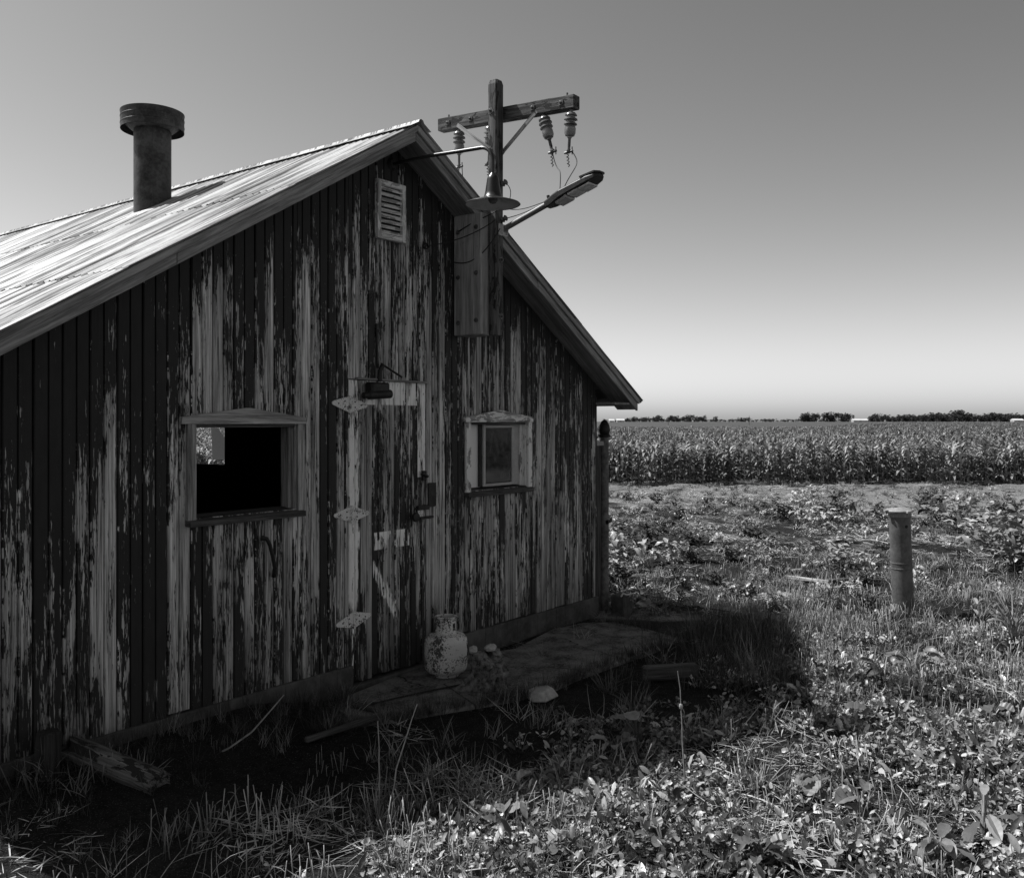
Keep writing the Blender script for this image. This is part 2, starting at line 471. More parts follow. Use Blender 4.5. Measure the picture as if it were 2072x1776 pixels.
# ------------------------------------------------------------------ mesh helpers
class MB:
    def __init__(s):
        s.v = []; s.f = []

    def add(s, vs, fs):
        o = len(s.v)
        s.v += [Vector(p) for p in vs]
        s.f += [tuple(i + o for i in f) for f in fs]
        return s

    def box(s, c, sz, rot=None):
        hx, hy, hz = sz[0] / 2, sz[1] / 2, sz[2] / 2
        vs = [Vector((x, y, z)) for x in (-hx, hx) for y in (-hy, hy) for z in (-hz, hz)]
        if rot is not None:
            vs = [rot @ p for p in vs]
        c = Vector(c)
        return s.add([c + p for p in vs], [(0, 1, 3, 2), (4, 6, 7, 5), (0, 4, 5, 1), (2, 3, 7, 6), (0, 2, 6, 4), (1, 5, 7, 3)])

    def bar(s, a, b, w, h, up=(0, 0, 1)):
        """rectangular bar from a to b, w across, h along up"""
        a, b = Vector(a), Vector(b)
        d = (b - a).normalized()
        up = Vector(up)
        sd = d.cross(up)
        if sd.length < 1e-4:
            sd = d.cross(Vector((1, 0, 0)))
        sd.normalize()
        u2 = sd.cross(d).normalized()
        vs = []
        for p in (a, b):
            for i, j in ((-1, -1), (1, -1), (1, 1), (-1, 1)):
                vs.append(p + sd * (w / 2 * i) + u2 * (h / 2 * j))
        return s.add(vs, [(3, 2, 1, 0), (4, 5, 6, 7), (0, 1, 5, 4), (1, 2, 6, 5), (2, 3, 7, 6), (3, 0, 4, 7)])

    def tube(s, pts, r, n=8, cap=True):
        pts = [Vector(p) for p in pts]
        rs = r if isinstance(r, (list, tuple)) else [r] * len(pts)
        o = len(s.v)
        prev = None
        for i, p in enumerate(pts):
            a = pts[max(i - 1, 0)]; b = pts[min(i + 1, len(pts) - 1)]
            d = (b - a).normalized()
            if prev is None:
                e = d.orthogonal().normalized()
            else:
                e = (prev - d * prev.dot(d))
                e = e.normalized() if e.length > 1e-6 else d.orthogonal().normalized()
            prev = e
            g = d.cross(e)
            for k in range(n):
                an = 2 * math.pi * k / n
                s.v.append(p + (e * math.cos(an) + g * math.sin(an)) * rs[i])
        for i in range(len(pts) - 1):
            for k in range(n):
                k2 = (k + 1) % n
                s.f.append((o + i * n + k, o + i * n + k2, o + (i + 1) * n + k2, o + (i + 1) * n + k))
        if cap:
            s.f.append(tuple(o + k for k in reversed(range(n))))
            s.f.append(tuple(o + (len(pts) - 1) * n + k for k in range(n)))
        return s

    def lathe(s, prof, c, n=24, axis=None, close=False):
        """prof: (radius, height) pairs; axis: direction of height"""
        c = Vector(c)
        ax = Vector(axis).normalized() if axis is not None else Vector((0, 0, 1))
        e = ax.orthogonal().normalized() if axis is not None else Vector((1, 0, 0))
        g = ax.cross(e)
        o = len(s.v)
        for r, h in prof:
            for k in range(n):
                an = 2 * math.pi * k / n
                s.v.append(c + ax * h + (e * math.cos(an) + g * math.sin(an)) * max(r, 1e-4))
        m = len(prof)
        for i in range(m - 1):
            for k in range(n):
                k2 = (k + 1) % n
                s.f.append((o + i * n + k, o + i * n + k2, o + (i + 1) * n + k2, o + (i + 1) * n + k))
        if close:
            for k in range(n):
                k2 = (k + 1) % n
                s.f.append((o + (m - 1) * n + k, o + (m - 1) * n + k2, o + k2, o + k))
        return s

    def prism(s, poly, vec):
        """planar polygon extruded by vec"""
        n = len(poly)
        poly = [Vector(p) for p in poly]
        vec = Vector(vec)
        return s.add(poly + [p + vec for p in poly],
                     [tuple(reversed(range(n))), tuple(range(n, 2 * n))] + [(i, (i + 1) % n, n + (i + 1) % n, n + i) for i in range(n)])

    def jitter(s, a, sd=1):
        r = random.Random(sd)
        s.v = [p + Vector((r.uniform(-a, a), r.uniform(-a, a), r.uniform(-a, a))) for p in s.v]
        return s

    def build(s, name, mat, parent=None, org=(0, 0, 0), grain=None, smooth=False, bevel=0, sub=0):
        org = Vector(org)
        me = bpy.data.meshes.new(name)
        me.from_pydata([tuple(p - org) for p in s.v], [], s.f)
        me.materials.append(mat if not isinstance(mat, str) else M[mat])
        if grain is not None:
            d = Vector(grain).normalized()
            e = d.orthogonal().normalized(); g = d.cross(e)
            at = me.attributes.new('gc', 'FLOAT_VECTOR', 'POINT')
            at.data.foreach_set('vector', [c for p in s.v for c in (p.dot(d), p.dot(e), p.dot(g))])
        if smooth:
            me.polygons.foreach_set('use_smooth', [True] * len(me.polygons))
        me.update()
        o = bpy.data.objects.new(name, me)
        COL.objects.link(o)
        if parent is not None:
            o.parent = parent
        else:
            o.location = org
        if smooth:
            md = o.modifiers.new('edge', 'EDGE_SPLIT'); md.split_angle = R_(38)
        if sub:
            md = o.modifiers.new('subdivide', 'SUBSURF'); md.levels = sub; md.render_levels = sub
        if bevel:
            md = o.modifiers.new('bevel', 'BEVEL'); md.width = bevel; md.segments = 1; md.limit_method = 'ANGLE'
        return o


def tag(o, label, cat, group=None):
    o['label'] = label; o['category'] = cat
    if group:
        o['group'] = group
    return o


def thing(name, loc, label, cat, group=None):
    o = bpy.data.objects.new(name, None)
    o.empty_display_size = .2
    COL.objects.link(o)
    o.location = loc
    return tag(o, label, cat, group)


def struct(o, kind='structure'):
    o['kind'] = kind
    return o


# ------------------------------------------------------------------ ground
def build_ground():
    nr, na = 230, 300
    rad = [0.0] + list(np.geomspace(0.6, 3200, nr))
    vs = [(CAMP.x, CAMP.y, float(gz(CAMP.x, CAMP.y)))]
    for r in rad[1:]:
        an = np.linspace(0, 2 * np.pi, na, endpoint=False)
        xs = CAMP.x + r * np.cos(an); ys = CAMP.y + r * np.sin(an)
        zs = gz(xs, ys)
        vs += list(zip(xs.tolist(), ys.tolist(), zs.tolist()))
    fs = [(0, 1 + k, 1 + (k + 1) % na) for k in range(na)]
    for i in range(nr - 1):
        a = 1 + i * na; b = a + na
        fs += [(a + k, b + k, b + (k + 1) % na, a + (k + 1) % na) for k in range(na)]
    me = bpy.data.meshes.new('ground')
    me.from_pydata(vs, [], fs)
    me.materials.append(M['soil'])
    P = np.array(vs)
    bare = np.zeros(len(P))
    for u, v, sx, sy, w in ((1430, 1028, 1.6, 2.2, .55), (1290, 1245, .8, .35, .75), (1330, 1160, 1.1, .9, .5), (1600, 990, 30, 3.5, .3), (1500, 1130, 3.5, 2.0, .28), (1800, 1110, 3.0, 2.0, .24), (1450, 1180, 1.0, .6, .45)):
        c = G(u, v)
        d = P[:, :2] - np.array([c.x, c.y])
        a = d @ np.array([RT.x, RT.y]); b = d @ np.array([FW.x, FW.y])
        bare = np.maximum(bare, w * np.exp(-(a / sx) ** 2 - (b / sy) ** 2))
    rr_ = np.hypot(P[:, 0] - CAMP.x, P[:, 1] - CAMP.y)
    bare = np.maximum(bare, (.33 + .24 * sstep(22, 28, rr_)) * sstep(10.5, 14, rr_) * sstep(44, 40, rr_))
    at = me.attributes.new('bare', 'FLOAT', 'POINT')
    at.data.foreach_set('value', bare.tolist())
    me.polygons.foreach_set('use_smooth', [True] * len(me.polygons))
    o = bpy.data.objects.new('ground', me)
    COL.objects.link(o)
    struct(o)


build_ground()

# concrete apron in front of the door
apron = [(650, 1478), (700, 1405), (790, 1362), (880, 1338), (960, 1322), (1040, 1310), (1120, 1272), (1180, 1258), (1245, 1259), (1310, 1272),
         (1372, 1292), (1300, 1322), (1230, 1345), (1170, 1372), (1120, 1392), (1040, 1412), (960, 1425), (880, 1440), (800, 1455), (730, 1468)]
pts = [on_y(u, v, 0) for u, v in apron]
poly = []
for u, v in apron:
    d = ray(u, v); t = (0.004 - CAMP.z) / d.z; p = CAMP + d * t
    poly.append((p.x + rnd.uniform(-.02, .02), min(p.y + rnd.uniform(-.02, .02), -.012), 0.004))
mb = MB().prism(poly, (0, 0, -.12))
struct(mb.build('concrete_apron', 'slab', bevel=.008))

# ------------------------------------------------------------------ barn
XA, ZA, SL = 4.62, 3.70, 0.598          # apex of the fascia's lower edge, roof slope
XL, XR, YB = 1.72, 7.27, 7.4            # walls
OV = 0.22                               # front overhang
ZB = 0.165                              # foot of the boards


def zrake(x):
    return ZA - SL * abs(x - XA)


barn_org = Vector((4.5, 0, 0))
barn = thing('barn', barn_org, 'old gabled farm shed with dark paint peeling off vertical boards and a tin roof', 'barn')

# openings in the front wall (x0, x1, z0, z1)
W1 = (3.03, 3.775, 1.235, 1.765)
W2 = (5.432, 6.197, 1.245, 1.775)
DR = (4.203, 4.962, .03, 2.065)
VT = (4.44, 4.715, 3.035, 3.44)

uc = [0, 60, 120, 170, 205, 240, 285, 330, 365, 405, 450, 495, 535, 575, 610, 635, 660, 690, 730, 780, 830, 870, 890, 920, 955, 1000, 1040, 1075, 1105, 1150, 1200]
XC = [on_y(u, 853, 0).x for u in uc]
ZC = [.2, .6, 1.0, 1.4, 1.8, 2.2, 2.6, 3.0, 3.4]
WT = [[.85, .8, .6, .4, .15, .05, .05, .05, .05], [.3, .3, .25, .2, .1, .05, .05, .05, .05], [.35, .35, .3, .15, .1, .05, .05, .05, .05],
      [.8, .75, .7, .6, .3, .1, .05, .05, .05], [.5, .55, .6, .5, .3, .1, .05, .05, .05], [.7, .6, .5, .8, .5, .25, .05, .05, .05],
      [.1, .1, .15, .2, .15, .1, .05, .05, .05], [.05, .05, .1, .1, .1, .1, .05, .05, .05], [.8, .7, .75, .6, .5, .2, .1, .05, .05],
      [.3, .3, .45, .5, .7, .75, .4, .1, .05], [.3, .35, .5, .5, .8, .8, .7, .1, .05], [.2, .3, .5, .3, .15, .15, .1, .05, .05],
      [.3, .35, .5, .5, .75, .75, .6, .2, .1], [.45, .4, .5, .5, .6, .3, .2, .1, .05], [.55, .7, .85, .9, .95, .95, .85, .4, .1],
      [.5, .6, .85, .9, .95, .95, .7, .2, .05], [.45, .3, .2, .2, .15, .1, .1, .1, .05], [.6, .9, .85, .6, .5, .55, .6, .5, .2],
      [.4, .6, .65, .6, .55, .65, .65, .55, .3], [.3, .5, .5, .45, .5, .7, .65, .6, .4], [.3, .6, .6, .5, .55, .75, .6, .5, .3],
      [.4, .75, .8, .75, .7, .6, .55, .35, .1], [.5, .8, .85, .75, .7, .55, .3, .2, .1], [.2, .15, .1, .05, .05, .05, .05, .05, .05],
      [.5, .6, .5, .5, .6, .7, .3, .1, .05], [.5, .6, .6, .4, .4, .35, .15, .05, .05], [.5, .6, .6, .5, .5, .6, .2, .1, .05],
      [.5, .45, .4, .4, .4, .3, .1, .1, .05], [.7, .8, .75, .6, .4, .3, .2, .1, .1], [.6, .6, .5, .35, .3, .2, .1, .1, .1], [.6, .6, .55, .4, .2, .1, .1, .1, .1]]
WT = np.array(WT)


def wear(x, z):
    j = [np.interp(x, XC, WT[:, k]) for k in range(len(ZC))]
    w = float(np.interp(z, ZC, j))
    w = w * 1.0 + .03
    if x < 2.75:
        w += .12 if z < 1.9 else .06
    w *= .25 + .75 * float(sstep(.0, .35, zrake(x) - z + .05))
    return w


wr = random.Random(77)


def board_mesh(x0, x1, z0, ztop, yf, xg, bl=True, br=True, wfun=wear, th=.018):
    """one bead board: bevelled edges, bead groove at xg, top cut along ztop(x)"""
    b = .005
    prof = [(x0, yf + th), (x0, yf + (b if bl else 0))]
    prof += [(x0 + b, yf)] if bl else []
    if xg is not None and x0 + .012 < xg < x1 - .012:
        prof += [(xg - .0055, yf), (xg - .003, yf + .010), (xg + .003, yf + .010), (xg + .0055, yf)]
    prof += [(x1 - b, yf)] if br else []
    prof += [(x1, yf + (b if br else 0)), (x1, yf + th)]
    hi = max(ztop(x0), ztop(x1), ztop((x0 + x1) / 2))
    nz = max(2, int((hi - z0) / .14))
    vs, ws = [], []
    split = xg if xg is not None and x0 + .012 < xg < x1 - .012 else x1
    halves = [((x0 + split) / 2, wr.uniform(-.20, .20), wr.uniform(0, 6.28)), ((split + x1) / 2 if split < x1 else x1, wr.uniform(-.20, .20), wr.uniform(0, 6.28))]
    for k in range(nz + 1):
        for i_, (px, py) in enumerate(prof):
            zt = ztop(px)
            z = z0 + (zt - z0) * k / nz
            hx, hj, hp_ = halves[0 if px < split - .0001 and not (py > yf + .004 and px > split - .003 and i_ > len(prof) // 2) else 1]
            w = wfun(hx, z)
            if wfun is wear:
                w = min(1, max(0, w + (hj + .12 * math.sin(z * 3.1 + hp_)) * min(1, w * 3)))
            vs.append((px, py, z)); ws.append(w)
    n = len(prof)
    fs = []
    for k in range(nz):
        for i in range(n - 1):
            fs.append((k * n + i, k * n + i + 1, (k + 1) * n + i + 1, (k + 1) * n + i))
    fs.append(tuple(range(n - 1, -1, -1)))
    fs.append(tuple(nz * n + i for i in range(n)))
    return vs, fs, ws


def board_obj(name, data, parent, org, mat, tilt=0.0, xf=None):
    vs, fs, ws = data
    me = bpy.data.meshes.new(name)
    if xf:
        vs = [xf(p) for p in vs]
    me.from_pydata([(p[0] - org.x, p[1] - org.y + tilt * (p[2] - 1.5), p[2] - org.z) for p in vs], [], fs)
    me.materials.append(M[mat])
    at = me.attributes.new('wear', 'FLOAT', 'POINT')
    at.data.foreach_set('value', ws)
    me.update()
    o = bpy.data.objects.new(name, me)
    COL.objects.link(o)
    o.parent = parent
    return o


def wall_panel(name, rects, y0, y1, mat, parent):
    """backing panel of rectangles / gables in the xz plane"""
    mb = MB()
    for poly in rects:
        mb.prism([(x, y0, z) for x, z in poly], (0, y1 - y0, 0))
    return mb.build(name, mat, parent, barn_org)


E_ = .02
backs = []
xs = [XL, W1[0], W1[1], DR[0], DR[1], W2[0], W2[1], XR]
for a, b in zip(xs[:-1], xs[1:]):
    op = {W1[0]: W1, DR[0]: DR, W2[0]: W2}.get(a)
    if op is None:
        c = [(a, ZB), (b, ZB), (b, zrake(b) + .04)] + ([(XA, zrake(XA) + .04)] if a < XA < b else []) + [(a, zrake(a) + .04)]
        backs.append(c)
    else:
        if op[2] > ZB:
            backs.append([(a, ZB), (b, ZB), (b, op[2]), (a, op[2])])
        backs.append([(a, op[3]), (b, op[3]), (b, zrake(b) + .04)] + ([(XA, zrake(XA) + .04)] if a < XA < b else []) + [(a, zrake(a) + .04)])
front = wall_panel('front_wall', backs, .021, .05, 'inside', barn)

PW = .1445
x = XL
bi = 0
while x < XR - .01:
    x1 = min(x + PW * rnd.uniform(.97, 1.03), XR)
    if XR - x1 < .03:
        x1 = XR
    cuts = [x] + sorted(c for o in (W1, DR, W2) for c in o[:2] if x + .004 < c < x1 - .004) + [x1]
    for a, b in zip(cuts[:-1], cuts[1:]):
        mid = (a + b) / 2
        spans = [(ZB + rnd.uniform(-.012, .006), None)]
        for o in (W1, DR, W2):
            if o[0] - .001 <= mid <= o[1] + .001:
                spans = ([(ZB + rnd.uniform(-.012, .006), o[2])] if o[2] > ZB else []) + [(o[3], None)]
        for z0, z1 in spans:
            zt = (lambda xx: zrake(xx) + .03) if z1 is None else (lambda xx, z1=z1: z1)
            yj = rnd.uniform(-.0018, .0018)
            d = board_mesh(a + (.0035 if a == x else .001), b - (.0035 if b == x1 else .001), z0, zt, yj, (x + x1) / 2, a == x, b == x1)
            board_obj('board', d, front, barn_org, 'siding', rnd.uniform(-.0006, .0006))
    x = x1
    bi += 1

# side and rear walls; the right-hand side wall has a small opening far back
SO = (5.62, 6.42, 1.22, 1.72)
ZE = zrake(XR) + .02
sw = MB()
for a, b, c, d in ((.05, SO[0], ZB, ZE), (SO[1], YB, ZB, ZE), (SO[0], SO[1], ZB, SO[2]), (SO[0], SO[1], SO[3], ZE)):
    sw.box((XR - .036, (a + b) / 2, (c + d) / 2), (.028, b - a, d - c))
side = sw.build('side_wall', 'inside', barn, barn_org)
y = .0
while y < YB - .01:
    y1 = min(y + PW, YB)
    cuts = [y] + sorted(c for c in SO[:2] if y + .004 < c < y1 - .004) + [y1]
    for a, b in zip(cuts[:-1], cuts[1:]):
        mid = (a + b) / 2
        spans = [(ZB, ZE - .02)] if not SO[0] < mid < SO[1] else [(ZB, SO[2]), (SO[3], ZE - .02)]
        for z0, z1 in spans:
            d = board_mesh(a + .0012 + (.02 if a < .01 else 0), b - .0012, z0, lambda xx, z1=z1: z1, 0, (y + y1) / 2, wfun=lambda q, w: .45)
            board_obj('board', d, side, barn_org, 'siding', xf=lambda p: (XR - p[1] - .001, p[0], p[2]))
    y = y1
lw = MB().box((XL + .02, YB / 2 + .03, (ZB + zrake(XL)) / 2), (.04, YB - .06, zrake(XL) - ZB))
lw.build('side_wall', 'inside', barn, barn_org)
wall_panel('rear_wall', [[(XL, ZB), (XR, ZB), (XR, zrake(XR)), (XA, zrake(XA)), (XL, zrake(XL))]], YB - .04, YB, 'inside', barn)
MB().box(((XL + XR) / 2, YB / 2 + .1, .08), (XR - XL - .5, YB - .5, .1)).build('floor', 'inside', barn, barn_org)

# foundation ring, its face a little uneven
fd = MB()
n = 40
for i in range(n):
    a = XL + (XR + .02 - XL) * i / n; b = XL + (XR + .02 - XL) * (i + 1) / n
    if DR[0] + .06 < (a + b) / 2 < DR[1] - .06:
        continue
    fd.box(((a + b) / 2, .11, .0), (b - a + .002, .262 + rnd.uniform(-.008, .008), .322))
fd.box((XR - .09, YB / 2 + .12, 0), (.22, YB - .26, .32)).box((XL + .1, YB / 2 + .12, 0), (.22, YB - .26, .32))
fd.build('foundation', 'concrete', barn, barn_org, bevel=.004)
MB().box(((DR[0] + DR[1]) / 2, .07, -.02), (DR[1] - DR[0] + .16, .2, .09)).build('threshold', 'concrete', barn, barn_org, bevel=.006)

# ---- roof
deck = MB()
RT_ = .075        # fascia height (vertical)
XE0, XE1 = 1.36, 7.66
for xa, xb in ((XE0, XA), (XA, XE1)):
    za, zb = zrake(xa) + .075, zrake(xb) + .075
    y0, y1 = -OV + .024, YB + .15
    deck.add([(xa, y0, za), (xb, y0, zb), (xb, y1, zb), (xa, y1, za), (xa, y0, za + .02), (xb, y0, zb + .02), (xb, y1, zb + .02), (xa, y1, za + .02)],
             [(0, 1, 2, 3)[::-1], (4, 5, 6, 7), (0, 1, 5, 4), (2, 3, 7, 6), (0, 4, 7, 3), (1, 2, 6, 5)])
roof = deck.build('roof', 'soffit', barn, barn_org, grain=(0, 1, 0))
# soffit boards under the rake overhang and fascia boards on its edge
for sgn, xe in ((-1, XE0), (1, XE1)):
    x0, x1 = XA, xe
    z0, z1 = zrake(x0), zrake(x1)
    vs = []
    for yy in (-OV + .024, .004):
        vs += [(x0, yy, z0 + .012), (x1, yy, z1 + .012), (x1, yy, z1 + .03), (x0, yy, z0 + .03)]
    MB().add(vs, [(0, 1, 2, 3), (4, 7, 6, 5), (0, 4, 5, 1), (3, 2, 6, 7), (0, 3, 7, 4), (1, 5, 6, 2)]).build('soffit', 'soffit', roof, barn_org, grain=(x1 - x0, 0, z1 - z0))
    # fascia in two lengths
    cutx = XA + (xe - XA) * (.56 if sgn < 0 else .47)
    for a, b in ((XA + sgn * .0015, cutx - sgn * .001), (cutx + sgn * .001, xe)):
        yo = rnd.uniform(-.002, .002)
        p = [(a, -OV + yo, zrake(a)), (b, -OV + yo, zrake(b)), (b, -OV + yo, zrake(b) + .102), (a, -OV + yo, zrake(a) + .102)]
        MB().prism(p, (0, .024, 0)).build('fascia', 'fascia', roof, barn_org, grain=(b - a, 0, zrake(b) - zrake(a)), bevel=.003)
    # second, thinner strip on the outside of the fascia (shingle mould)
    p = [(XA, -OV - .004, zrake(XA) + .064), (xe, -OV - .004, zrake(xe) + .064), (xe, -OV - .004, zrake(xe) + .108), (XA, -OV - .004, zrake(XA) + .108)]
    MB().prism(p, (0, -.018, 0)).build('edge_strip', 'fascia', roof, barn_org, grain=(xe - XA, 0, zrake(xe) - ZA), bevel=.003)
# eave return at the right-hand corner
MB().box((XR + .17, YB / 2 - .1, zrake(7.6) + .03), (.33, YB + .2, .02)).build('eave_soffit', 'soffit', roof, barn_org, grain=(0, 1, 0))
MB().box((7.60, YB / 2 - .1, zrake(7.6) + .055), (.022, YB + .2, .09)).build('eave_fascia', 'fascia', roof, barn_org, grain=(0, 1, 0))

# corrugated sheets: 3 courses a side
pitch, amp = .0677, .0115
ZR0 = .098


def sheet(xlo, xhi, y0, y1, lift, sgn, sag):
    ncor = int(round((y1 - y0) / pitch * 6))
    mb = MB()
    cols = []
    nu = 5
    for j in range(nu + 1):
        xx = xlo + (xhi - xlo) * j / nu
        for i in range(ncor + 1):
            yy = y0 + (y1 - y0) * i / ncor
            z = zrake(xx) + ZR0 + lift * (1 - j / nu) + amp * (1 + math.sin(2 * math.pi * yy / pitch)) + sag * math.sin(j * 1.9 + yy * 3)
            if j == 0:
                z += .0015 * math.sin(yy * 91)
            mb.v.append(Vector((xx, yy, z)))
    n = ncor + 1
    for j in range(nu):
        for i in range(ncor):
            mb.f.append((j * n + i, j * n + i + 1, (j + 1) * n + i + 1, (j + 1) * n + i))
    return mb


for sgn in (-1, 1):
    edge = XA + sgn * 3.22 if sgn < 0 else 7.70
    ln = abs(edge - XA)
    for c, (fa, fb) in enumerate(((1.0, .63), (.66, .30), (.33, .012))):
        y = -OV - .035
        k = 0
        while y < YB + .12:
            w = pitch * 10
            y1 = y + w
            xa = XA + sgn * ln * fa; xb = XA + sgn * ln * fb
            mb = sheet(xa + rnd.uniform(-.01, .01), xb, y, y1 + pitch * .9, .0045 + .002 * (k % 2), sgn, .0016)
            mb.build('roofing_sheet', 'roof', roof, barn_org, smooth=False)
            y = y1; k += 1
for o in roof.children:
    if o.name.startswith('roofing_sheet'):
        o.data.polygons.foreach_set('use_smooth', [True] * len(o.data.polygons))
# ridge roll in lengths
y = -OV - .05
while y < YB + .1:
    y1 = min(y + 1.9, YB + .16)
    mb = MB()
    zt = ZA + ZR0 + .03
    prof = [(-.10, -.052), (-.028, -.012), (-.018, .006), (0, .012), (.018, .006), (.028, -.012), (.10, -.052)]
    for yy in (y, y1 + .04):
        for a, b in prof:
            mb.v.append(Vector((XA + a, yy, zt + b)))
    for i in range(6):
        mb.f.append((i, i + 1, 7 + i + 1, 7 + i))
    mb.build('ridge_cap', 'roof', roof, barn_org, smooth=True)
    y = y1

# ---- chimney
cc = Vector((3.99, 1.98, 0))
zb = zrake(cc.x) + ZR0
ch = MB().lathe([(.138, zb - .12), (.138, 4.08), (.13, 4.08), (.13, zb - .1)], cc, 40).build('chimney', 'stack', barn, barn_org, smooth=True)
MB().lathe([(.138, 4.03), (.16, 4.035), (.19, 4.06), (.218, 4.085), (.218, 4.095), (.19, 4.075), (.16, 4.05), (.14, 4.045)], cc, 40).build('flare', 'stack', ch, barn_org, smooth=True)
MB().lathe([(.233, 4.03), (.233, 4.155), (.236, 4.16), (.236, 4.168), (.13, 4.19), (.0, 4.20), (.0, 4.19), (.13, 4.18), (.228, 4.157), (.228, 4.03)], cc, 48).build('cap', 'stack', ch, barn_org, smooth=True)
for zz in (4.065, 4.115):
    MB().lathe([(.2335, zz), (.2355, zz + .003), (.2355, zz + .008), (.2335, zz + .011)], cc, 48).build('band', 'stack', ch, barn_org, smooth=True)
MB().box((cc.x - .07, cc.y - .1205, (zb + 4.03) / 2), (.012, .008, 4.03 - zb)).build('seam', 'stack', ch, barn_org)
fl = MB()
for k in range(40):
    an = 2 * math.pi * k / 40
    for rr, up in ((.139, .03), (.21, .012)):
        xx = cc.x + rr * math.cos(an); yy = cc.y + rr * math.sin(an)
        fl.v.append(Vector((xx, yy, zrake(xx) + ZR0 + up + .008)))
for k in range(40):
    k2 = (k + 1) % 40
    fl.f.append((2 * k, 2 * k + 1, 2 * k2 + 1, 2 * k2))
fl.build('flashing', 'roof', ch, barn_org, smooth=True)

# ---- louvred vent
vt = MB()
vw = .035
x0, x1, z0, z1 = VT
vent = MB().box(((x0 + x1) / 2, -.006, (z0 + z1) / 2), (x1 - x0 - .02, .006, z1 - z0 - .02)).build('louvre_vent', 'inside', barn, barn_org)
MB().box((x0 + vw / 2, -.018, (z0 + z1) / 2), (vw, .034, z1 - z0)).build('frame', 'ventw', vent, barn_org, grain=(0, 0, 1), bevel=.003)
MB().box((x1 - vw / 2, -.018, (z0 + z1) / 2), (vw, .034, z1 - z0)).build('frame', 'ventw', vent, barn_org, grain=(0, 0, 1), bevel=.003)
MB().box(((x0 + x1) / 2, -.018, z1 - vw / 2), (x1 - x0 - 2 * vw - .001, .034, vw)).build('frame', 'ventw', vent, barn_org, grain=(1, 0, 0), bevel=.003)
MB().box(((x0 + x1) / 2, -.018, z0 + vw / 2), (x1 - x0 - 2 * vw - .001, .034, vw)).build('frame', 'ventw', vent, barn_org, grain=(1, 0, 0), bevel=.003)
ns = 9
for k in range(ns):
    zz = z0 + vw + (z1 - z0 - 2 * vw) * (k + .5) / ns
    MB().box(((x0 + x1) / 2, -.019, zz), (x1 - x0 - 2 * vw - .002, .036, .010), Euler((R_(42 + rnd.uniform(-5, 5)), R_(rnd.uniform(-1, 1)), 0)).to_matrix()).build('slat', 'ventw', vent, barn_org, grain=(1, 0, 0))


# ---- windows
def pediment(x0, x1, zb, h0, h1, y, th, mat, parent):
    xm = (x0 + x1) / 2 + .005
    p = [(x0, y, zb), (x1, y, zb), (x1, y, zb + h0), (xm + .015, y, zb + h1), (xm - .015, y, zb + h1), (x0, y, zb + h0)]
    return MB().prism(p, (0, th, 0)).build('head', mat, parent, barn_org, grain=(1, 0, 0), bevel=.003)


def window(op, hx, hmat, jmat, smat, sill_drop):
    x0, x1, z0, z1 = op
    jw = .055
    w = MB().box((x0 - jw / 2 + .012, -.012, (z0 + z1) / 2), (jw, .024, z1 - z0 + .02)).build('window', jmat, barn, barn_org, grain=(0, 0, 1), bevel=.003)
    MB().box((x1 + jw / 2 - .012, -.012, (z0 + z1) / 2), (jw, .024, z1 - z0 + .02)).build('jamb', jmat, w, barn_org, grain=(0, 0, 1), bevel=.003)
    pediment(hx[0], hx[1], z1 + .001, .04, .095, -.034, .032, hmat, w)
    # deep reveal boards
    for xx in (x0 + .010, x1 - .010):
        MB().box((xx, .07, (z0 + z1) / 2), (.018, .138, z1 - z0 - .004)).build('reveal', jmat, w, barn_org, grain=(0, 0, 1), bevel=.002)
    MB().box((x1 - .03, .05, (z0 + z1) / 2), (.02, .02, z1 - z0 - .01)).build('stop', jmat, w, barn_org, grain=(0, 0, 1), bevel=.002)
    MB().box(((x0 + x1) / 2, .07, z1 - .010), (x1 - x0 - .04, .138, .018)).build('lintel', 'darkwood', w, barn_org, grain=(1, 0, 0))
    # sloping sill
    s = MB()
    a, b = x0 - .045, x1 + .03
    s.prism([(a, -.05, z0 - .045), (a, .13, z0 - .03), (a, .13, z0 + .012), (a, -.05, z0 - .012)], (b - a, 0, 0))
    s.build('sill', smat, w, barn_org, grain=(1, 0, 0), bevel=.003)
    return w


w1 = window(W1, (2.945, 3.82), 'head1', 'wood', 'darkwood', 0)
w1['label'] = 'open window with no glass, weathered frame and peaked head board'
w2 = window(W2, (5.372, 6.243), 'trimw', 'jambw', 'darkwood', 0)
w2['label'] = 'small glazed window with sliding sash and white chipped peaked head board'
x0, x1, z0, z1 = W2
xm = 5.694
MB().box((xm, .058, (z0 + z1) / 2 + .004), (.028, .02, z1 - z0 - .03)).build('mullion', 'panel', w2, barn_org, bevel=.002)
MB().box((5.662, .07, (z0 + z1) / 2 + .004), (.03, .014, z1 - z0 - .03)).build('sash_edge', 'iron', w2, barn_org)
MB().box((6.07, .058, (z0 + z1) / 2 + .004), (.03, .02, z1 - z0 - .03)).build('sash_stile', 'panel', w2, barn_org, bevel=.002)
MB().box(((xm + 6.07) / 2, .058, z1 - .034), (6.07 - xm - .032, .02, .022)).build('sash_rail', 'panel', w2, barn_org, bevel=.002)
MB().box(((xm + 6.07) / 2, .058, z0 + .028), (6.07 - xm - .032, .02, .022)).build('sash_rail', 'panel', w2, barn_org, bevel=.002)
MB().box(((xm + 6.07) / 2, .060, (z0 + z1) / 2), (6.07 - xm - .03, .004, z1 - z0 - .09)).build('pane', mat_glass(), w2, barn_org)
GL = w2.children[-1].data.materials[0]
MB().box(((x0 + xm) / 2, .085, (z0 + z1) / 2), (xm - x0 - .03, .004, z1 - z0 - .03)).build('pane', GL, w2, barn_org)
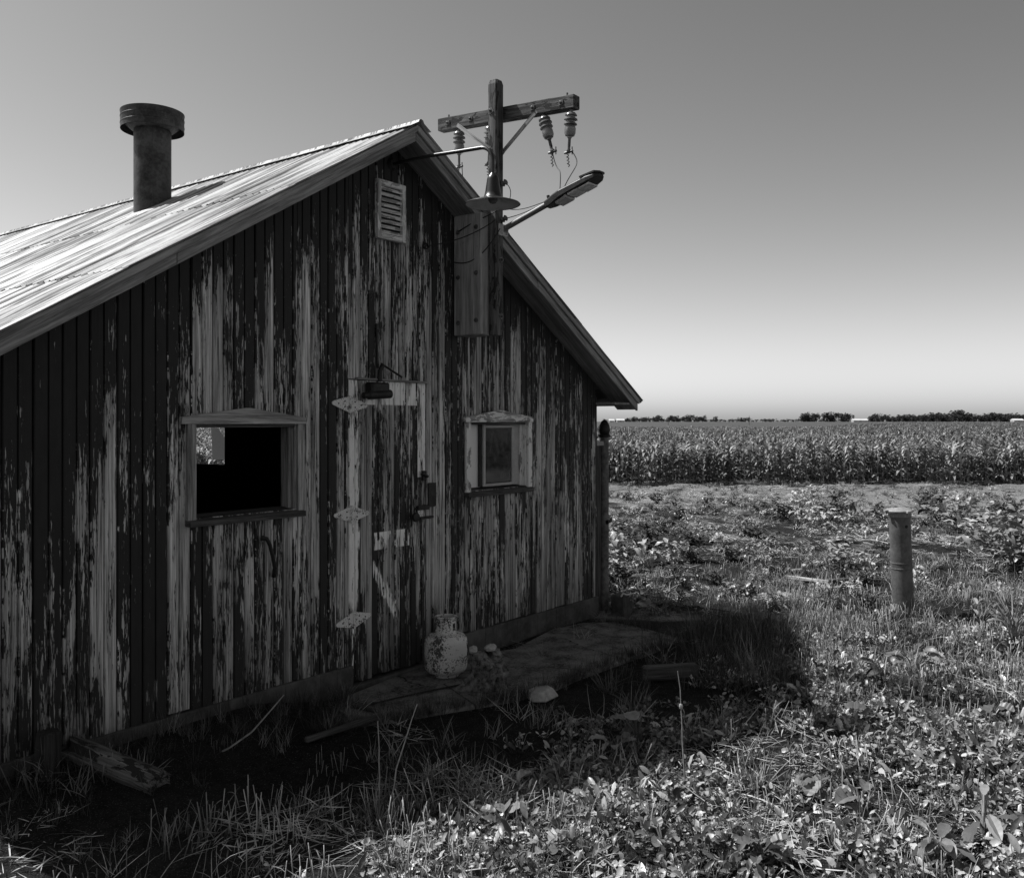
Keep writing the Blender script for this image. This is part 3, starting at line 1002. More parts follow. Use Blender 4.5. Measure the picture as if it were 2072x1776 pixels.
MB().box((6.128, .064, (z0 + z1) / 2), (.084, .008, z1 - z0 - .03)).build('side_panel', 'panel', w2, barn_org)
# crumpled plastic strip behind the left pane and a blind in the room
pl = MB()
nx, nz = 7, 30
r = random.Random(3)
for j in range(nz + 1):
    for i in range(nx + 1):
        pl.v.append(Vector((5.57 + .10 * i / nx, .125 + r.uniform(-.014, .014), 1.40 + .31 * j / nz)))
for j in range(nz):
    for i in range(nx):
        a = j * (nx + 1) + i
        pl.f.append((a, a + 1, a + nx + 2, a + nx + 1))
tag(pl.build('plastic_sheet', 'plastic', None, (5.60, .125, 1.40)), 'crumpled shiny plastic strip hanging behind the left pane of the glazed window', 'plastic')
bl = MB()
for k in range(13):
    z_ = 1.27 + .04 * k
    bl.box((5.75, .21, z_), (.50, .004, .0392), Euler((R_(12), 0, 0)).to_matrix())
tag(bl.build('window_blind', 'curtain', None, (5.75, .21, 1.25)), 'dim slatted blind inside the small glazed window', 'blind')

# ---- door
dx0, dx1 = DR[0] + .006, DR[1] - .006
door = MB().box(((dx0 + dx1) / 2, .032, 1.05), (dx1 - dx0, .02, 2.0)).build('door', 'inside', barn, barn_org)
door['label'] = 'plank door with patches of white trim paint and strap hinges'
x = dx0
r = random.Random(12)
while x < dx1 - .01:
    xx1 = min(x + .109 * r.uniform(.95, 1.05), dx1)
    if dx1 - xx1 < .03:
        xx1 = dx1
    d = board_mesh(x + .001, xx1 - .001, .045 + r.uniform(-.01, .01), lambda q: 2.058, .0015 + r.uniform(-.0015, .0015), (x + xx1) / 2)
    board_obj('board', d, door, barn_org, 'door')
    x = xx1


def hinge(xc, zc, drop):
    w, hgt = .15, .052
    mb = MB()
    th = .005
    for sgn in (-1, 1):
        p = [(xc + sgn * .012, -.005, zc - hgt), (xc + sgn * .012, -.005, zc + hgt), (xc + sgn * w, -.005, zc + .012 + drop * sgn), (xc + sgn * (w + .008), -.005, zc + drop * sgn), (xc + sgn * w, -.005, zc - .012 + drop * sgn)]
        mb.prism(p if sgn < 0 else p[::-1], (0, -th, 0))
    mb.tube([(xc, -.009, zc - hgt - .006), (xc, -.009, zc + hgt + .006)], .0105, 10)
    h = mb.build('hinge', 'hinge', door, barn_org, grain=(1, 0, 0))
    for a, b in ((-.045, .018), (-.045, -.018), (-.1, 0), (.045, .018), (.045, -.018), (.1, 0)):
        MB().lathe([(.005, .0), (.005, .003), (.003, .005), (0, .0052)], (xc + a, -.010, zc + b + drop * a / .15), 8, (0, -1, 0)).build('screw', 'iron', door, barn_org)


hinge(4.208, 1.895, -.008)
hinge(4.225, 1.165, -.003)
hinge(4.245, .46, .010)
MB().prism([(4.255, -.002, 2.062), (4.96, -.002, 2.056), (4.96, -.002, 2.07), (4.255, -.002, 2.076)], (0, -.03, 0)).build('drip_strip', 'wood', door, barn_org, grain=(1, 0, 0), bevel=.002)
# rusted closer above the door
pz = lambda u, v, y: on_y(u, v, y)
cl = MB()
a = pz(745, 772, -.05); b = pz(784, 802, -.05)
cl.box(((a.x + b.x) / 2, -.045, (a.z + b.z) / 2), (.17, .08, .09))
clo = cl.build('closer_box', 'iron', door, barn_org, bevel=.012)
p0 = pz(735, 800, -.07); p1 = pz(789, 797, -.07)
MB().tube([p0, p0.lerp(p1, .15), p0.lerp(p1, .2), p0.lerp(p1, .8), p1], [.02, .02, .03, .03, .03], 14).build('closer_cylinder', 'iron', door, barn_org, smooth=True)
MB().tube([pz(768, 770, -.03), pz(769, 750, -.035), pz(775, 738, -.04)], [.02, .016, .018], 10).build('closer_bracket', 'iron', door, barn_org, smooth=True)
MB().tube([pz(772, 736, -.05), pz(790, 748, -.05), pz(813, 763, -.045)], .008, 8).build('closer_rod', 'iron', door, barn_org)
MB().bar(pz(762, 655, -.008), pz(764, 745, -.008), .016, .012, (0, 1, 0)).build('rusty_strap', 'iron', barn, barn_org, bevel=.002)
# latch side
MB().tube([pz(854, 958, -.02), pz(866, 964, -.03)], [.016, .010], 10).build('bolt_knob', 'iron', door, barn_org)
MB().box((pz(858, 962, -.012).x, -.012, pz(858, 962, -.012).z), (.04, .02, .07)).build('bolt_plate', 'iron', door, barn_org, bevel=.003)
MB().box((pz(856, 1026, -.01).x, -.012, pz(856, 1026, 0).z), (.12, .018, .035)).build('hasp', 'iron', door, barn_org, bevel=.003)
MB().box((pz(862, 1046, -.01).x, -.014, pz(862, 1046, 0).z), (.14, .02, .018)).build('hasp_bar', 'iron', door, barn_org, bevel=.003)
MB().box((pz(851, 1038, -.01).x, -.006, pz(851, 1038, 0).z), (.06, .008, .075)).build('hasp_plate', 'hinge', door, barn_org, grain=(1, 0, 0))
c = pz(839, 1046, -.03)
lk = MB().lathe([(0, 0), (.03, .002), (.034, .008), (.034, .018), (.03, .024), (0, .026)], c, 18, (0, -1, 0)).build('padlock', 'iron', door, barn_org, smooth=True)
MB().tube([c + Vector((-.014, -.012, .02)), c + Vector((-.014, -.012, .05)), c + Vector((0, -.012, .065)), c + Vector((.014, -.012, .05)), c + Vector((.014, -.012, .02))], .005, 8).build('shackle', 'iron', door, barn_org, smooth=True)
MB().box((pz(872, 1000, 0).x, -.01, pz(872, 1000, 0).z), (.075, .016, .17)).jitter(.006, 2).build('rusted_plate', 'iron', barn, barn_org)
# curved iron handle under the open window
p = [pz(528, 1088, -.02), pz(540, 1090, -.045), pz(546, 1102, -.05), pz(552, 1125, -.05), pz(556, 1148, -.045), pz(554, 1166, -.02)]
MB().tube(p, [.016, .013, .012, .012, .012, .014], 8).build('wall_hook', 'iron', barn, barn_org, smooth=True)
# corner board on the right-hand end
MB().box((XR + .012, .06, (ZB + 2.02) / 2), (.020, .115, 2.02 - ZB)).build('corner_board', 'siding', barn, barn_org, bevel=.002)
# grey shutter leaf standing open outside the side opening
tp = [on_x(u, v, 7.34) for u, v in ((427, 866), (441, 866), (462, 898), (463, 930), (430, 930))]
MB().prism([(7.34, p.y, p.z) for p in tp], (.004, 0, 0)).build('shutter', 'sheet', barn, barn_org)


# ------------------------------------------------------------------ light pole bracketed to the gable
PX0, PY0, PWD = 5.335, -.27, .088
pole_org = Vector((PX0 + PWD / 2, PY0 - PWD / 2, 2.42))
pole = thing('power_pole', pole_org, 'short squared timber power pole with crossarm and hanging insulators, bolted to the gable', 'power pole')
px, py = pole_org.x, pole_org.y
mb = MB()
hw = PWD / 2
ck = .012
ring = [(-hw + ck, -hw), (hw - ck, -hw), (hw, -hw + ck), (hw, hw - ck), (hw - ck, hw), (-hw + ck, hw), (-hw, hw - ck), (-hw, -hw + ck)]
lev = [(2.42, .90), (2.6, .93), (3.2, .97), (3.8, 1.0), (4.28, 1.02), (4.312, .8)]
for z, s in lev:
    for a, b in ring:
        mb.v.append(Vector((px + a * s, py + b * s, z)))
for i in range(len(lev) - 1):
    for k in range(8):
        k2 = (k + 1) % 8
        mb.f.append((i * 8 + k, i * 8 + k2, i * 8 + 8 + k2, i * 8 + 8 + k))
mb.f.append(tuple(reversed(range(8)))); mb.f.append(tuple(40 + k for k in range(8)))
mb.build('post', 'polewood', pole, pole_org, grain=(0, 0, 1))
# mounting block between wall and pole
MB().box((5.258 + .09, -.138, 2.875), (.18, .264, .90)).build('mounting_block', mat_wood('block_faded_paint', .26, .38, paint=.30), pole, pole_org, grain=(0, 0, 1), bevel=.006)
for yy, zz in ((-.05, 3.20), (-.05, 2.86), (-.05, 2.52), (-.225, 3.22), (-.225, 2.88), (-.225, 2.53)):
    MB().lathe([(.018, 0), (.018, .004), (.011, .005), (.011, .014), (0, .015)], (5.258, yy, zz), 8, (-1, 0, 0)).build('bolt', 'cast', pole, pole_org)
# crossarm, running out from the gable
AX = px + hw + .002
ya, yb = .31, -.98
za, zb_ = 4.165, 4.085
mb = MB()
aw, ah = .078, .098
for yy, zc in ((ya, za), (yb, zb_)):
    for i, j in ((0, -.5), (1, -.5), (1, .5), (0, .5)):
        mb.v.append(Vector((AX + aw * i, yy, zc - .045 + ah * j)))
mb.f += [(0, 1, 2, 3), (7, 6, 5, 4), (0, 4, 5, 1), (1, 5, 6, 2), (2, 6, 7, 3), (3, 7, 4, 0)]
arm = mb.build('crossarm', 'polewood', pole, pole_org, grain=(0, 1, .06), bevel=.006)


def armz(y):
    return za + (zb_ - za) * (y - ya) / (yb - ya) - .045


def plate(c, n, s=.03, rot=0.0):
    c = Vector(c); n = Vector(n)
    e = Vector((0, 0, 1)); g = n.cross(e)
    q = []
    for k in range(4):
        an = rot + math.pi / 2 * k
        q.append(c + (g * math.cos(an) + e * math.sin(an)) * s)
    MB().prism(q, n * .004).build('square_washer', 'cast', pole, pole_org)
    MB().lathe([(.011, 0), (.011, .010), (.006, .012), (.006, .018), (0, .0185)], c + n * .004, 6, n).build('bolt', 'cast', pole, pole_org)


plate((px - hw - .001, py + .012, armz(py)), (-1, 0, 0), .032, .3)
for yy in (.20, -.03, -.62, -.87):
    plate((AX - .001, yy, armz(yy)), (-1, 0, 0), .026, R_(45))
for zz in (2.98, 2.56):
    plate((px + .01, py - hw * .97, zz), (0, -1, 0), .026, .25)
for yy in (.22, -.90):
    MB().tube([(AX + .035, yy, armz(yy) + .04), (AX + .035, yy, armz(yy) + .075)], .007, 6).build('bolt_end', 'cast', pole, pole_org)
# flat braces from arm to post
for yy in (.10, -.66):
    s_ = 1 if yy > py else -1
    a = Vector((AX - .004, yy, armz(yy) - .03)); b = Vector((AX - .004, py + s_ * (hw + .004), 3.80)); c = Vector((AX - .004, py + s_ * hw * .4, 3.77))
    MB().bar(a, b, .006, .03, (0, 0, 1)).bar(b, c, .006, .03, (0, 0, 1)).build('brace', 'wood', pole, pole_org, grain=(b - a))
plate((px - hw - .001, py + .02, 3.80), (-1, 0, 0), .024, .2)
# insulators
tips = []
for yy, ax in ((.115, (0, 0, -1)), (-.20, (.1, .15, -1)), (-.69, (0, -.28, -1)), (-.935, (.0, .08, -1))):
    ax = Vector(ax).normalized()
    c0 = Vector((AX + .036, yy, armz(yy) - ah / 2))
    ins = MB().lathe([(.012, -.005), (.012, .02), (.03, .022), (.042, .035), (.044, .042), (.03, .048), (.03, .055), (.047, .065), (.049, .073), (.03, .080),
                      (.03, .088), (.046, .098), (.048, .106), (.034, .114), (.036, .120), (.038, .165), (.03, .182), (.014, .19), (0, .19)], c0, 20, ax).build('insulator', 'porc', pole, pole_org, smooth=True)
    MB().lathe([(.040, .128), (.041, .165), (.033, .184), (.016, .192), (.016, .2), (0, .2)], c0, 20, ax).build('metal_cap', 'steel', ins, pole_org, smooth=True)
    e = ax.orthogonal().normalized()
    cv = MB()
    for s_ in (-1, 1):
        cv.bar(c0 + ax * .195 + e * .010 * s_, c0 + ax * .262 + e * .012 * s_, .004, .016, ax.cross(e))
    cv.tube([c0 + ax * .248 - e * .02, c0 + ax * .248 + e * .02], .006, 6)
    cv.tube([c0 + ax * .25, c0 + ax * .285], .010, 6)
    cv.lathe([(.0, -.02), (.016, -.014), (.016, .014), (0, .02)], c0 + ax * .292, 8, e)
    cv.build('clevis', 'cast', ins, pole_org)
    tips.append(c0 + ax * .30)
    # clamp with curled wire tail
    cu = []
    for k in range(22):
        t = k / 21
        cu.append(tips[-1] + Vector((.008 * math.cos(k * 1.25), .012 + .008 * math.sin(k * 1.25) - .012 * t, -.10 * t)))
    MB().tube(cu, .0035, 5).build('wire_tail', 'wire', ins, pole_org)
    MB().tube([tips[-1] + Vector((0, .035, 0)), tips[-1] + Vector((0, -.035, .006))], .009, 7).tube([tips[-1] + Vector((0, -.03, -.02)), tips[-1] + Vector((0, -.03, .035))], .004, 6).build('clamp', 'cast', ins, pole_org)
# spool knobs on the post edge
spools = []
for zz in (3.545, 3.28):
    c = Vector((px + hw * .2, py - hw - .03, zz))
    MB().lathe([(0, -.02), (.018, -.02), (.024, -.013), (.015, -.004), (.015, .004), (.024, .013), (.018, .02), (0, .02)], c, 14, (0, -.8, .25)).build('spool', 'cast', pole, pole_org, smooth=True)
    spools.append(c)

# street-light head on an arm
FX = px + .02
fl_org = Vector((FX, py - hw, 3.20))
flood = thing('street_light', fl_org, 'modern black street light with clear lenses on a slanted grey tube arm', 'street light')
A0 = Vector((FX, py - hw - .012, 3.205)); A1 = Vector((FX, -.80, 3.345)); A2 = Vector((FX, -1.215, 3.462))
dd = (A1 - A0).normalized()
MB().tube([A0, A1 + dd * .03], .021, 16).build('arm', 'steel', flood, fl_org, smooth=True)
MB().box((FX, py - hw - .008, 3.20), (.10, .012, .085)).box((FX - .03, py - hw - .022, 3.20), (.006, .03, .07)).box((FX + .03, py - hw - .022, 3.20), (.006, .03, .07)).build('bracket', 'whitewall', flood, fl_org, bevel=.003)
h = (A2 - A1).normalized(); L = (A2 - A1).length + .05
up = Vector((1, 0, 0)).cross(h).normalized()
if up.z < 0:
    up = -up
S = A1 - h * .04


def hp(l, w, t):
    return S + h * l + Vector((1, 0, 0)) * w + up * t


secs = [(0, .035, .02, -.028), (.05, .045, .026, -.034), (.10, .062, .032, -.030), (.16, .075, .036, -.024), (L - .09, .075, .034, -.016), (L - .03, .06, .030, -.010), (L, .03, .02, -.004)]
mb = MB()
for l, w, t, bt in secs:
    for a, b in ((-1, bt), (1, bt), (1, t * .55), (.7, t), (-.7, t), (-1, t * .55)):
        mb.v.append(hp(l, w * a, b))
for i in range(len(secs) - 1):
    for k in range(6):
        k2 = (k + 1) % 6
        mb.f.append((i * 6 + k, i * 6 + k2, i * 6 + 6 + k2, i * 6 + 6 + k))
mb.f.append(tuple(range(6))[::-1]); mb.f.append(tuple((len(secs) - 1) * 6 + k for k in range(6)))
mb.build('casing', 'floodc', flood, fl_org, bevel=.004)
mb = MB()
for k, l in enumerate((.215, .312)):
    mb2 = MB()
    q = [hp(l, -.058, -.022), hp(l + .092, -.058, -.019), hp(l + .092, .058, -.019), hp(l, .058, -.022)]
    mb2.prism(q, -up * .014)
    mb2.build('lens', 'lens', flood, fl_org, bevel=.003)
mb2 = MB().prism([hp(.10, -.05, -.03), hp(.205, -.06, -.022), hp(.205, .06, -.022), hp(.10, .05, -.03)], -up * .022)
mb2.build('sensor_box', 'panel', flood, fl_org, bevel=.006)
MB().prism([hp(L - .13, -.078, .028), hp(L - .02, -.06, .026), hp(L + .012, -.03, .016), hp(L + .012, .03, .016), hp(L - .02, .06, .026), hp(L - .13, .078, .028)], up * .012).build('visor', 'floodc', flood, fl_org)
MB().tube([hp(.03, 0, .03), hp(.03, 0, .055)], .012, 8).build('knob', 'floodc', flood, fl_org)


# wires
def sag(a, b, s, n=14):
    a, b = Vector(a), Vector(b)
    return [a.lerp(b, t / n) + Vector((0, 0, -s * 4 * (t / n) * (1 - t / n))) for t in range(n + 1)]


def wire(pts, label, r=.0035):
    o = MB().tube(pts, r, 6).build('wire', 'wire', None, pts[0], smooth=True)
    return tag(o, label, 'wire', 'thin black wires on the power pole')


hd = hp(.13, 0, .035)


def bez(a, b, c, d, n=18):
    a, b, c, d = map(Vector, (a, b, c, d))
    return [a * (1 - t) ** 3 + b * 3 * t * (1 - t) ** 2 + c * 3 * t * t * (1 - t) + d * t ** 3 for t in [k / n for k in range(n + 1)]]


wire(bez(tips[2], tips[2] + Vector((0, -.05, -.22)), hd + Vector((0, -.02, .25)), hd), 'thin wire from the inner insulator curving down to the street light')
wire(bez(tips[3] + Vector((0, -.03, 0)), tips[3] + Vector((0, -.12, -.12)), hd + Vector((0, -.12, .18)), hd + Vector((0, -.02, 0))), 'thin wire from the outermost insulator looping down to the street light')
wire(bez(tips[0] + Vector((0, -.03, 0)), tips[0] + Vector((0, -.035, -.1)), tips[0] + Vector((0.02, -.03, -.25)), Vector((5.5, -.05, 3.35))), 'thin wire dropping from the insulator nearest the roof')
wire(bez(spools[0], spools[0] + Vector((.02, -.06, -.03)), spools[0] + Vector((.02, -.06, -.1)), spools[0] + Vector((.01, -.01, -.19))), 'short wire loop below the upper spool on the pole', .003)
wire(bez(spools[0] + Vector((0, -.01, -.19)), spools[0] + Vector((0, -.16, -.24)), A1 + Vector((0, .15, .0)), A1 + Vector((0, .04, .012))), 'slack wire from the lower fitting to the street light socket', .003)
wire(sag(spools[1], A1 + Vector((0, .1, -.01)), .01), 'straight wire from the lower spool along the street light arm', .003)
wire(bez((4.93, -.012, 3.05), (5.15, -.06, 3.10), (5.2, -.25, 3.14), spools[1] + Vector((-.08, .02, -.02))), 'wire running from the siding across the mounting block to the lower spool', .004)
wire(bez((5.255, -.012, 2.98), (5.25, -.15, 2.94), (5.25, -.28, 2.96), spools[1] + Vector((-.05, 0, -.08))), 'wire sagging across the face of the mounting block', .004)
wire(bez((5.25, -.05, 3.2), (5.25, -.2, 3.26), (5.3, -.33, 3.30), spools[1] + Vector((-.06, .0, .06))), 'wire looping over the top of the mounting block', .004)
# wire coil nailed to the siding
cu = []
for k in range(40):
    an = k * .7
    cu.append((4.93 + .028 * math.cos(an), -.014 - .0004 * k, 3.05 + .02 * math.sin(an) + .004 * math.sin(k)))
tag(MB().tube(cu, .003, 5).build('wire_coil', 'wire', None, (4.93, -.015, 3.05)), 'small coil of black wire nailed to the siding left of the mounting block', 'wire coil')

# gooseneck lamp
gl_org = Vector((4.605, 0, 3.575))
goose = thing('gooseneck_lamp', gl_org, 'dark enamel barn lamp with wide shade on a long curved pipe over the door', 'lamp')
LX, LY = 4.605, -.905
top_z = 3.345
path = [(LX, .0, 3.575), (LX, -.35, 3.572), (LX, -.6, 3.556), (LX, -.74, 3.548)]
for k in range(9):
    an = R_(90 - k * 11.25)
    path.append((LX, -.80 - .105 * math.cos(an), 3.44 + .105 * math.sin(an)))
path.append((LX, LY, top_z))
MB().tube(path, .0125, 12).build('pipe', 'lamp', goose, gl_org, smooth=True)
MB().lathe([(.0, .02), (.03, .02), (.04, .006), (.045, .0), (0, 0)], (LX, -.003, 3.575), 18, (0, -1, 0)).build('wall_flange', 'iron', goose, gl_org, smooth=True)
zr = 3.168
MB().lathe([(.016, top_z + .02), (.022, top_z + .01), (.034, top_z - .004), (.038, top_z - .02), (.05, zr + .075), (.058, zr + .045), (.075, zr + .032), (.13, zr + .018), (.172, zr + .004), (.177, zr - .002), (.174, zr - .004)],
           (LX, LY, 0), 48).build('shade', 'lamp', goose, gl_org, smooth=True)
MB().lathe([(.174, zr - .003), (.168, zr + .001), (.128, zr + .013), (.07, zr + .026), (.05, zr + .04), (.03, zr + .07), (0, zr + .075)], (LX, LY, 0), 48).build('shade_inside', 'lampin', goose, gl_org, smooth=True)
MB().lathe([(.0, zr + .0), (.02, zr + .006), (.03, zr + .022), (.028, zr + .042), (.015, zr + .06), (.014, zr + .08)], (LX, LY, 0), 20).build('bulb', 'porc', goose, gl_org, smooth=True)


# ------------------------------------------------------------------ things near the door
def gpt(u, v, dz=0.0):
    d = ray(u, v); t = (.004 + dz - CAMP.z) / d.z
    return CAMP + d * t


tp = Vector((4.86, -.28, .003))
tank = thing('gas_cylinder', tp.copy(), 'small rust-speckled white gas cylinder standing by the door', 'gas cylinder')
MB().lathe([(0, .022), (.09, .022), (.128, .032), (.147, .056), (.153, .082), (.153, .172), (.1548, .174), (.1548, .182), (.153, .184), (.153, .268), (.149, .29), (.135, .309), (.105, .323), (.05, .331), (0, .332)], tp, 48).build('body', 'tank', tank, tp, smooth=True)
MB().lathe([(.085, 0), (.09, 0), (.09, .03), (.085, .035)], tp, 32, close=True).build('foot_ring', 'tank', tank, tp, smooth=True)
# collar: a cut ring with hand holes and a rolled rim
col_ = MB()
nseg = 48
for k in range(nseg):
    a0 = 2 * math.pi * k / nseg; a1 = 2 * math.pi * (k + 1) / nseg
    am = math.degrees((a0 + a1) / 2)
    for i, (z0, z1) in enumerate(((.322, .352), (.352, .408), (.408, .448))):
        hole = any(abs((am - c_ + 180) % 360 - 180) < w_ for c_, w_ in ((275, 15), (20, 50), (130, 30)))
        if hole and (i == 1 or (i == 0 and 0 < am < 80)):
            continue
        q = [tp + Vector((.074 * math.cos(a), .074 * math.sin(a), z)) for a, z in ((a0, z0), (a1, z0), (a1, z1), (a0, z1))]
        col_.prism(q, Vector((math.cos(R_(am)), math.sin(R_(am)), 0)) * -.005)
col_.build('collar', 'tank', tank, tp)
MB().lathe([(.064, .446), (.078, .446), (.083, .451), (.078, .457), (.064, .457)], tp, 36, close=True).build('collar_rim', 'tank', tank, tp, smooth=True)
MB().lathe([(.018, .335), (.018, .36), (.014, .362), (.014, .40), (.028, .402), (.028, .42), (0, .422)], tp, 14).build('valve', 'cast', tank, tp, smooth=True)
MB().tube([tp + Vector((.085 * math.cos(-1.15), .085 * math.sin(-1.15), .33)), tp + Vector((.153 * math.cos(-1.15), .153 * math.sin(-1.15), .26)), tp + Vector((.157 * math.cos(-1.0), .157 * math.sin(-1.0), .2)), tp + Vector((.157 * math.cos(-1.2), .157 * math.sin(-1.2), .14)), tp + Vector((.14 * math.cos(-1.3), .14 * math.sin(-1.3), .06))], .0022, 5).build('cord', 'wire', tank, tp)


tank.scale = (.98, .98, .91)


def rock(c, s, sd, flat=1.0):
    r = random.Random(sd)
    mb = MB()
    n1, n2 = 10, 7
    c = Vector(c)
    for j in range(n2 + 1):
        ph = math.pi * j / n2
        for i in range(n1):
            an = 2 * math.pi * i / n1
            k = 1 + r.uniform(-.16, .16)
            mb.v.append(c + Vector((s[0] * k * math.sin(ph) * math.cos(an), s[1] * k * math.sin(ph) * math.sin(an), s[2] * (1 + .12 * r.uniform(-1, 1)) * math.cos(ph))))
    for j in range(n2):
        for i in range(n1):
            i2 = (i + 1) % n1
            mb.f.append((j * n1 + i, (j + 1) * n1 + i, (j + 1) * n1 + i2, j * n1 + i2))
    return mb


# weathered stump with splayed roots
sp = gpt(985, 1392)
sp.z = -.01
st = MB()
r = random.Random(5)
nlev, nang = 16, 40
for j in range(nlev + 1):
    t = j / nlev
    z = .24 * t
    for k in range(nang):
        an = 2 * math.pi * k / nang
        rad = .105 + .012 * math.sin(3 * an + 1) + .06 * math.exp(-t * 4) * (1 + .95 * math.cos(5 * an + .6)) + .02 * math.sin(t * 5 + an) - (.06 if j == nlev else 0)
        rad += r.uniform(-.007, .007) + .012 * math.sin(11 * an + 3 * t) + .008 * math.sin(17 * an - 6 * t + 1)
        st.v.append(sp + Vector((rad * math.cos(an) + .02 * t, rad * math.sin(an), z + (.03 * math.sin(2 * an + 2) if t > .7 else 0) + r.uniform(-.005, .005))))
for j in range(nlev):
    for k in range(nang):
        k2 = (k + 1) % nang
        st.f.append((j * nang + k, j * nang + k2, (j + 1) * nang + k2, (j + 1) * nang + k))
st.f.append(tuple(nlev * nang + k for k in range(nang)))
tag(st.build('stump', 'stump', None, sp, smooth=True), 'rough grey stump with splayed foot just right of the gas cylinder', 'stump')
tag(rock(sp + Vector((-.07, .06, .275)), (.032, .028, .028), 1).build('stone', 'stone', None, sp + Vector((-.07, .06, .25)), bevel=.004), 'small round pale stone on the left rim of the stump', 'stone')
tag(rock(sp + Vector((.035, -.005, .278)), (.05, .034, .026), 2).build('stone', 'stone', None, sp + Vector((.035, 0, .25)), bevel=.004), 'larger angular pale stone on top of the stump', 'stone')
p = gpt(1092, 1405)
mb = MB().prism([p + Vector(q) for q in ((-.12, -.03, -.02), (-.06, -.10, -.02), (.10, -.09, -.02), (.15, .0, -.02), (.04, .07, -.02), (-.07, .06, -.02))], (0, .0, .055))
for i in range(6):
    mb.v[6 + i] = p + (mb.v[6 + i] - p) * .72 + Vector((0, .01, .015))
tag(mb.build('flagstone', 'stone', None, p, bevel=.01), 'flat pale stone lying in the shaded grass in front of the stump', 'stone')

# iron post with acorn finial at the barn corner
ip = Vector((7.50, .05, 0))
post = thing('iron_post', ip, 'thin iron gate post with acorn finial at the barn corner', 'post')
MB().tube([ip, ip + Vector((0, 0, 1.63))], .042, 16).build('shaft', mat_plain('rusty_iron_post', .06, .20, 18, .8, .1, .3, .5), post, ip, smooth=True)
MB().box(ip + Vector((-.085, .02, .82)), (.075, .03, 1.5)).build('side_board', 'darkwood', post, ip, grain=(0, 0, 1), bevel=.003)
MB().lathe([(.042, 1.63), (.058, 1.635), (.06, 1.65), (.045, 1.665), (.05, 1.675), (.056, 1.70), (.048, 1.745), (.028, 1.785), (.0, 1.80)], ip, 18).build('finial', 'iron', post, ip, smooth=True)
MB().box(ip + Vector((-.09, 0, 1.575)), (.16, .035, .045)).build('wall_bracket', 'steel', post, ip, bevel=.003)
MB().tube([ip + Vector((-.03, -.045, .83)), ip + Vector((.035, -.05, .84)), ip + Vector((.06, -.04, .86))], [.02, .014, .010], 8).build('latch_eye', 'iron', post, ip)
wl = bez(ip + Vector((.02, -.04, .18)), ip + Vector((.2, -.08, .1)), ip + Vector((.35, -.12, .05)), ip + Vector((.62, -.2, 0)))
tag(MB().tube(wl, .006, 6).build('guy_wire', 'wire', None, wl[0]), 'thin cable running from the iron post down to the ground', 'cable')
bp = Vector((7.47, -.16, -.02))
tag(MB().box(bp + Vector((0, 0, .09)), (.17, .14, .20)).jitter(.008, 4).build('concrete_block', 'concrete', None, bp, bevel=.012), 'rough concrete block at the right-hand barn corner', 'block')
cp = bp + Vector((-.12, -.06, .19))
tag(MB().tube([cp, cp + Vector((.02, -.01, .03)), cp + Vector((.06, -.02, .012)), cp + Vector((.16, -.03, .008))], .009, 6).build('pipe_stub', 'whitewall', None, cp), 'short pale bent rod on the concrete block', 'rod')

# standpipe
sb = G(1828, 1238)
stand = thing('standpipe', sb, 'leaning metal well pipe with flanged cap standing in the grass', 'pipe')
ln_ = Vector((-.030, .03, 1)).normalized()
MB().tube([sb - ln_ * .1, sb + ln_ * .93], .094, 32).build('shaft', 'pipe', stand, sb, smooth=True)
for hh in (.40, .45):
    MB().lathe([(.094, hh), (.0965, hh + .004), (.0965, hh + .012), (.094, hh + .016)], sb, 32, ln_).build('band', 'pipe', stand, sb, smooth=True)
MB().lathe([(.099, .885), (.099, .925), (.122, .927), (.125, .940), (.118, .948), (.06, .968), (0, .974)], sb, 32, ln_).build('cap', 'pipecap', stand, sb, smooth=True)
tb = sb + ln_ * .93
for an in (-.5, 2.4, .9, 4.0):
    d = Vector((math.cos(an), math.sin(an), 0))
    MB().box(tb + d * .128 + Vector((0, 0, .005)), (.05, .036, .022), Euler((0, 0, an)).to_matrix()).tube([tb + d * .128 + Vector((0, 0, -.02)), tb + d * .128 + Vector((0, 0, .018))], .009, 6).build('cap_lug', 'pipecap', stand, sb, bevel=.003)
MB().bar(tb + Vector((-.06, .05, .045)), tb + Vector((.07, -.05, .04)), .008, .008).build('cap_rib', 'pipecap', stand, sb)
MB().lathe([(.016, 0), (.012, .003), (0, .003)], sb + ln_ * .80 + Vector((-.06, -.073, 0)), 10, (-.64, -.77, 0)).build('plug', 'iron', stand, sb)


# ------------------------------------------------------------------ timber and litter on the ground
def log(a, b, r0, name, label, mat='wood', sd=1, half=True):
    a, b = Vector(a), Vector(b)
    r = random.Random(sd)
    d = (b - a).normalized(); s_ = d.cross(Vector((0, 0, 1))).normalized(); up_ = s_.cross(d)
    mb = MB()
    n, m = 14, 9
    offs = [r.uniform(.86, 1.1) for _ in range(n)]
    for j in range(m + 1):
        c = a.lerp(b, j / m)
        for k in range(n):
            an = 2 * math.pi * k / n
            q = r0 * offs[k] * (1 + r.uniform(-.05, .05))
            mb.v.append(c + s_ * q * math.cos(an) + up_ * q * math.sin(an) * .85 + d * (r.uniform(-.03, .03) if j in (0, m) else 0))
    for j in range(m):
        for k in range(n):
            k2 = (k + 1) % n
            mb.f.append((j * n + k, j * n + k2, (j + 1) * n + k2, (j + 1) * n + k))
    mb.f.append(tuple(range(n))[::-1]); mb.f.append(tuple(m * n + k for k in range(n)))
    o = mb.build(name, mat, None, (a + b) / 2 - Vector((0, 0, r0)), grain=d, smooth=True)
    return tag(o, label, 'log')


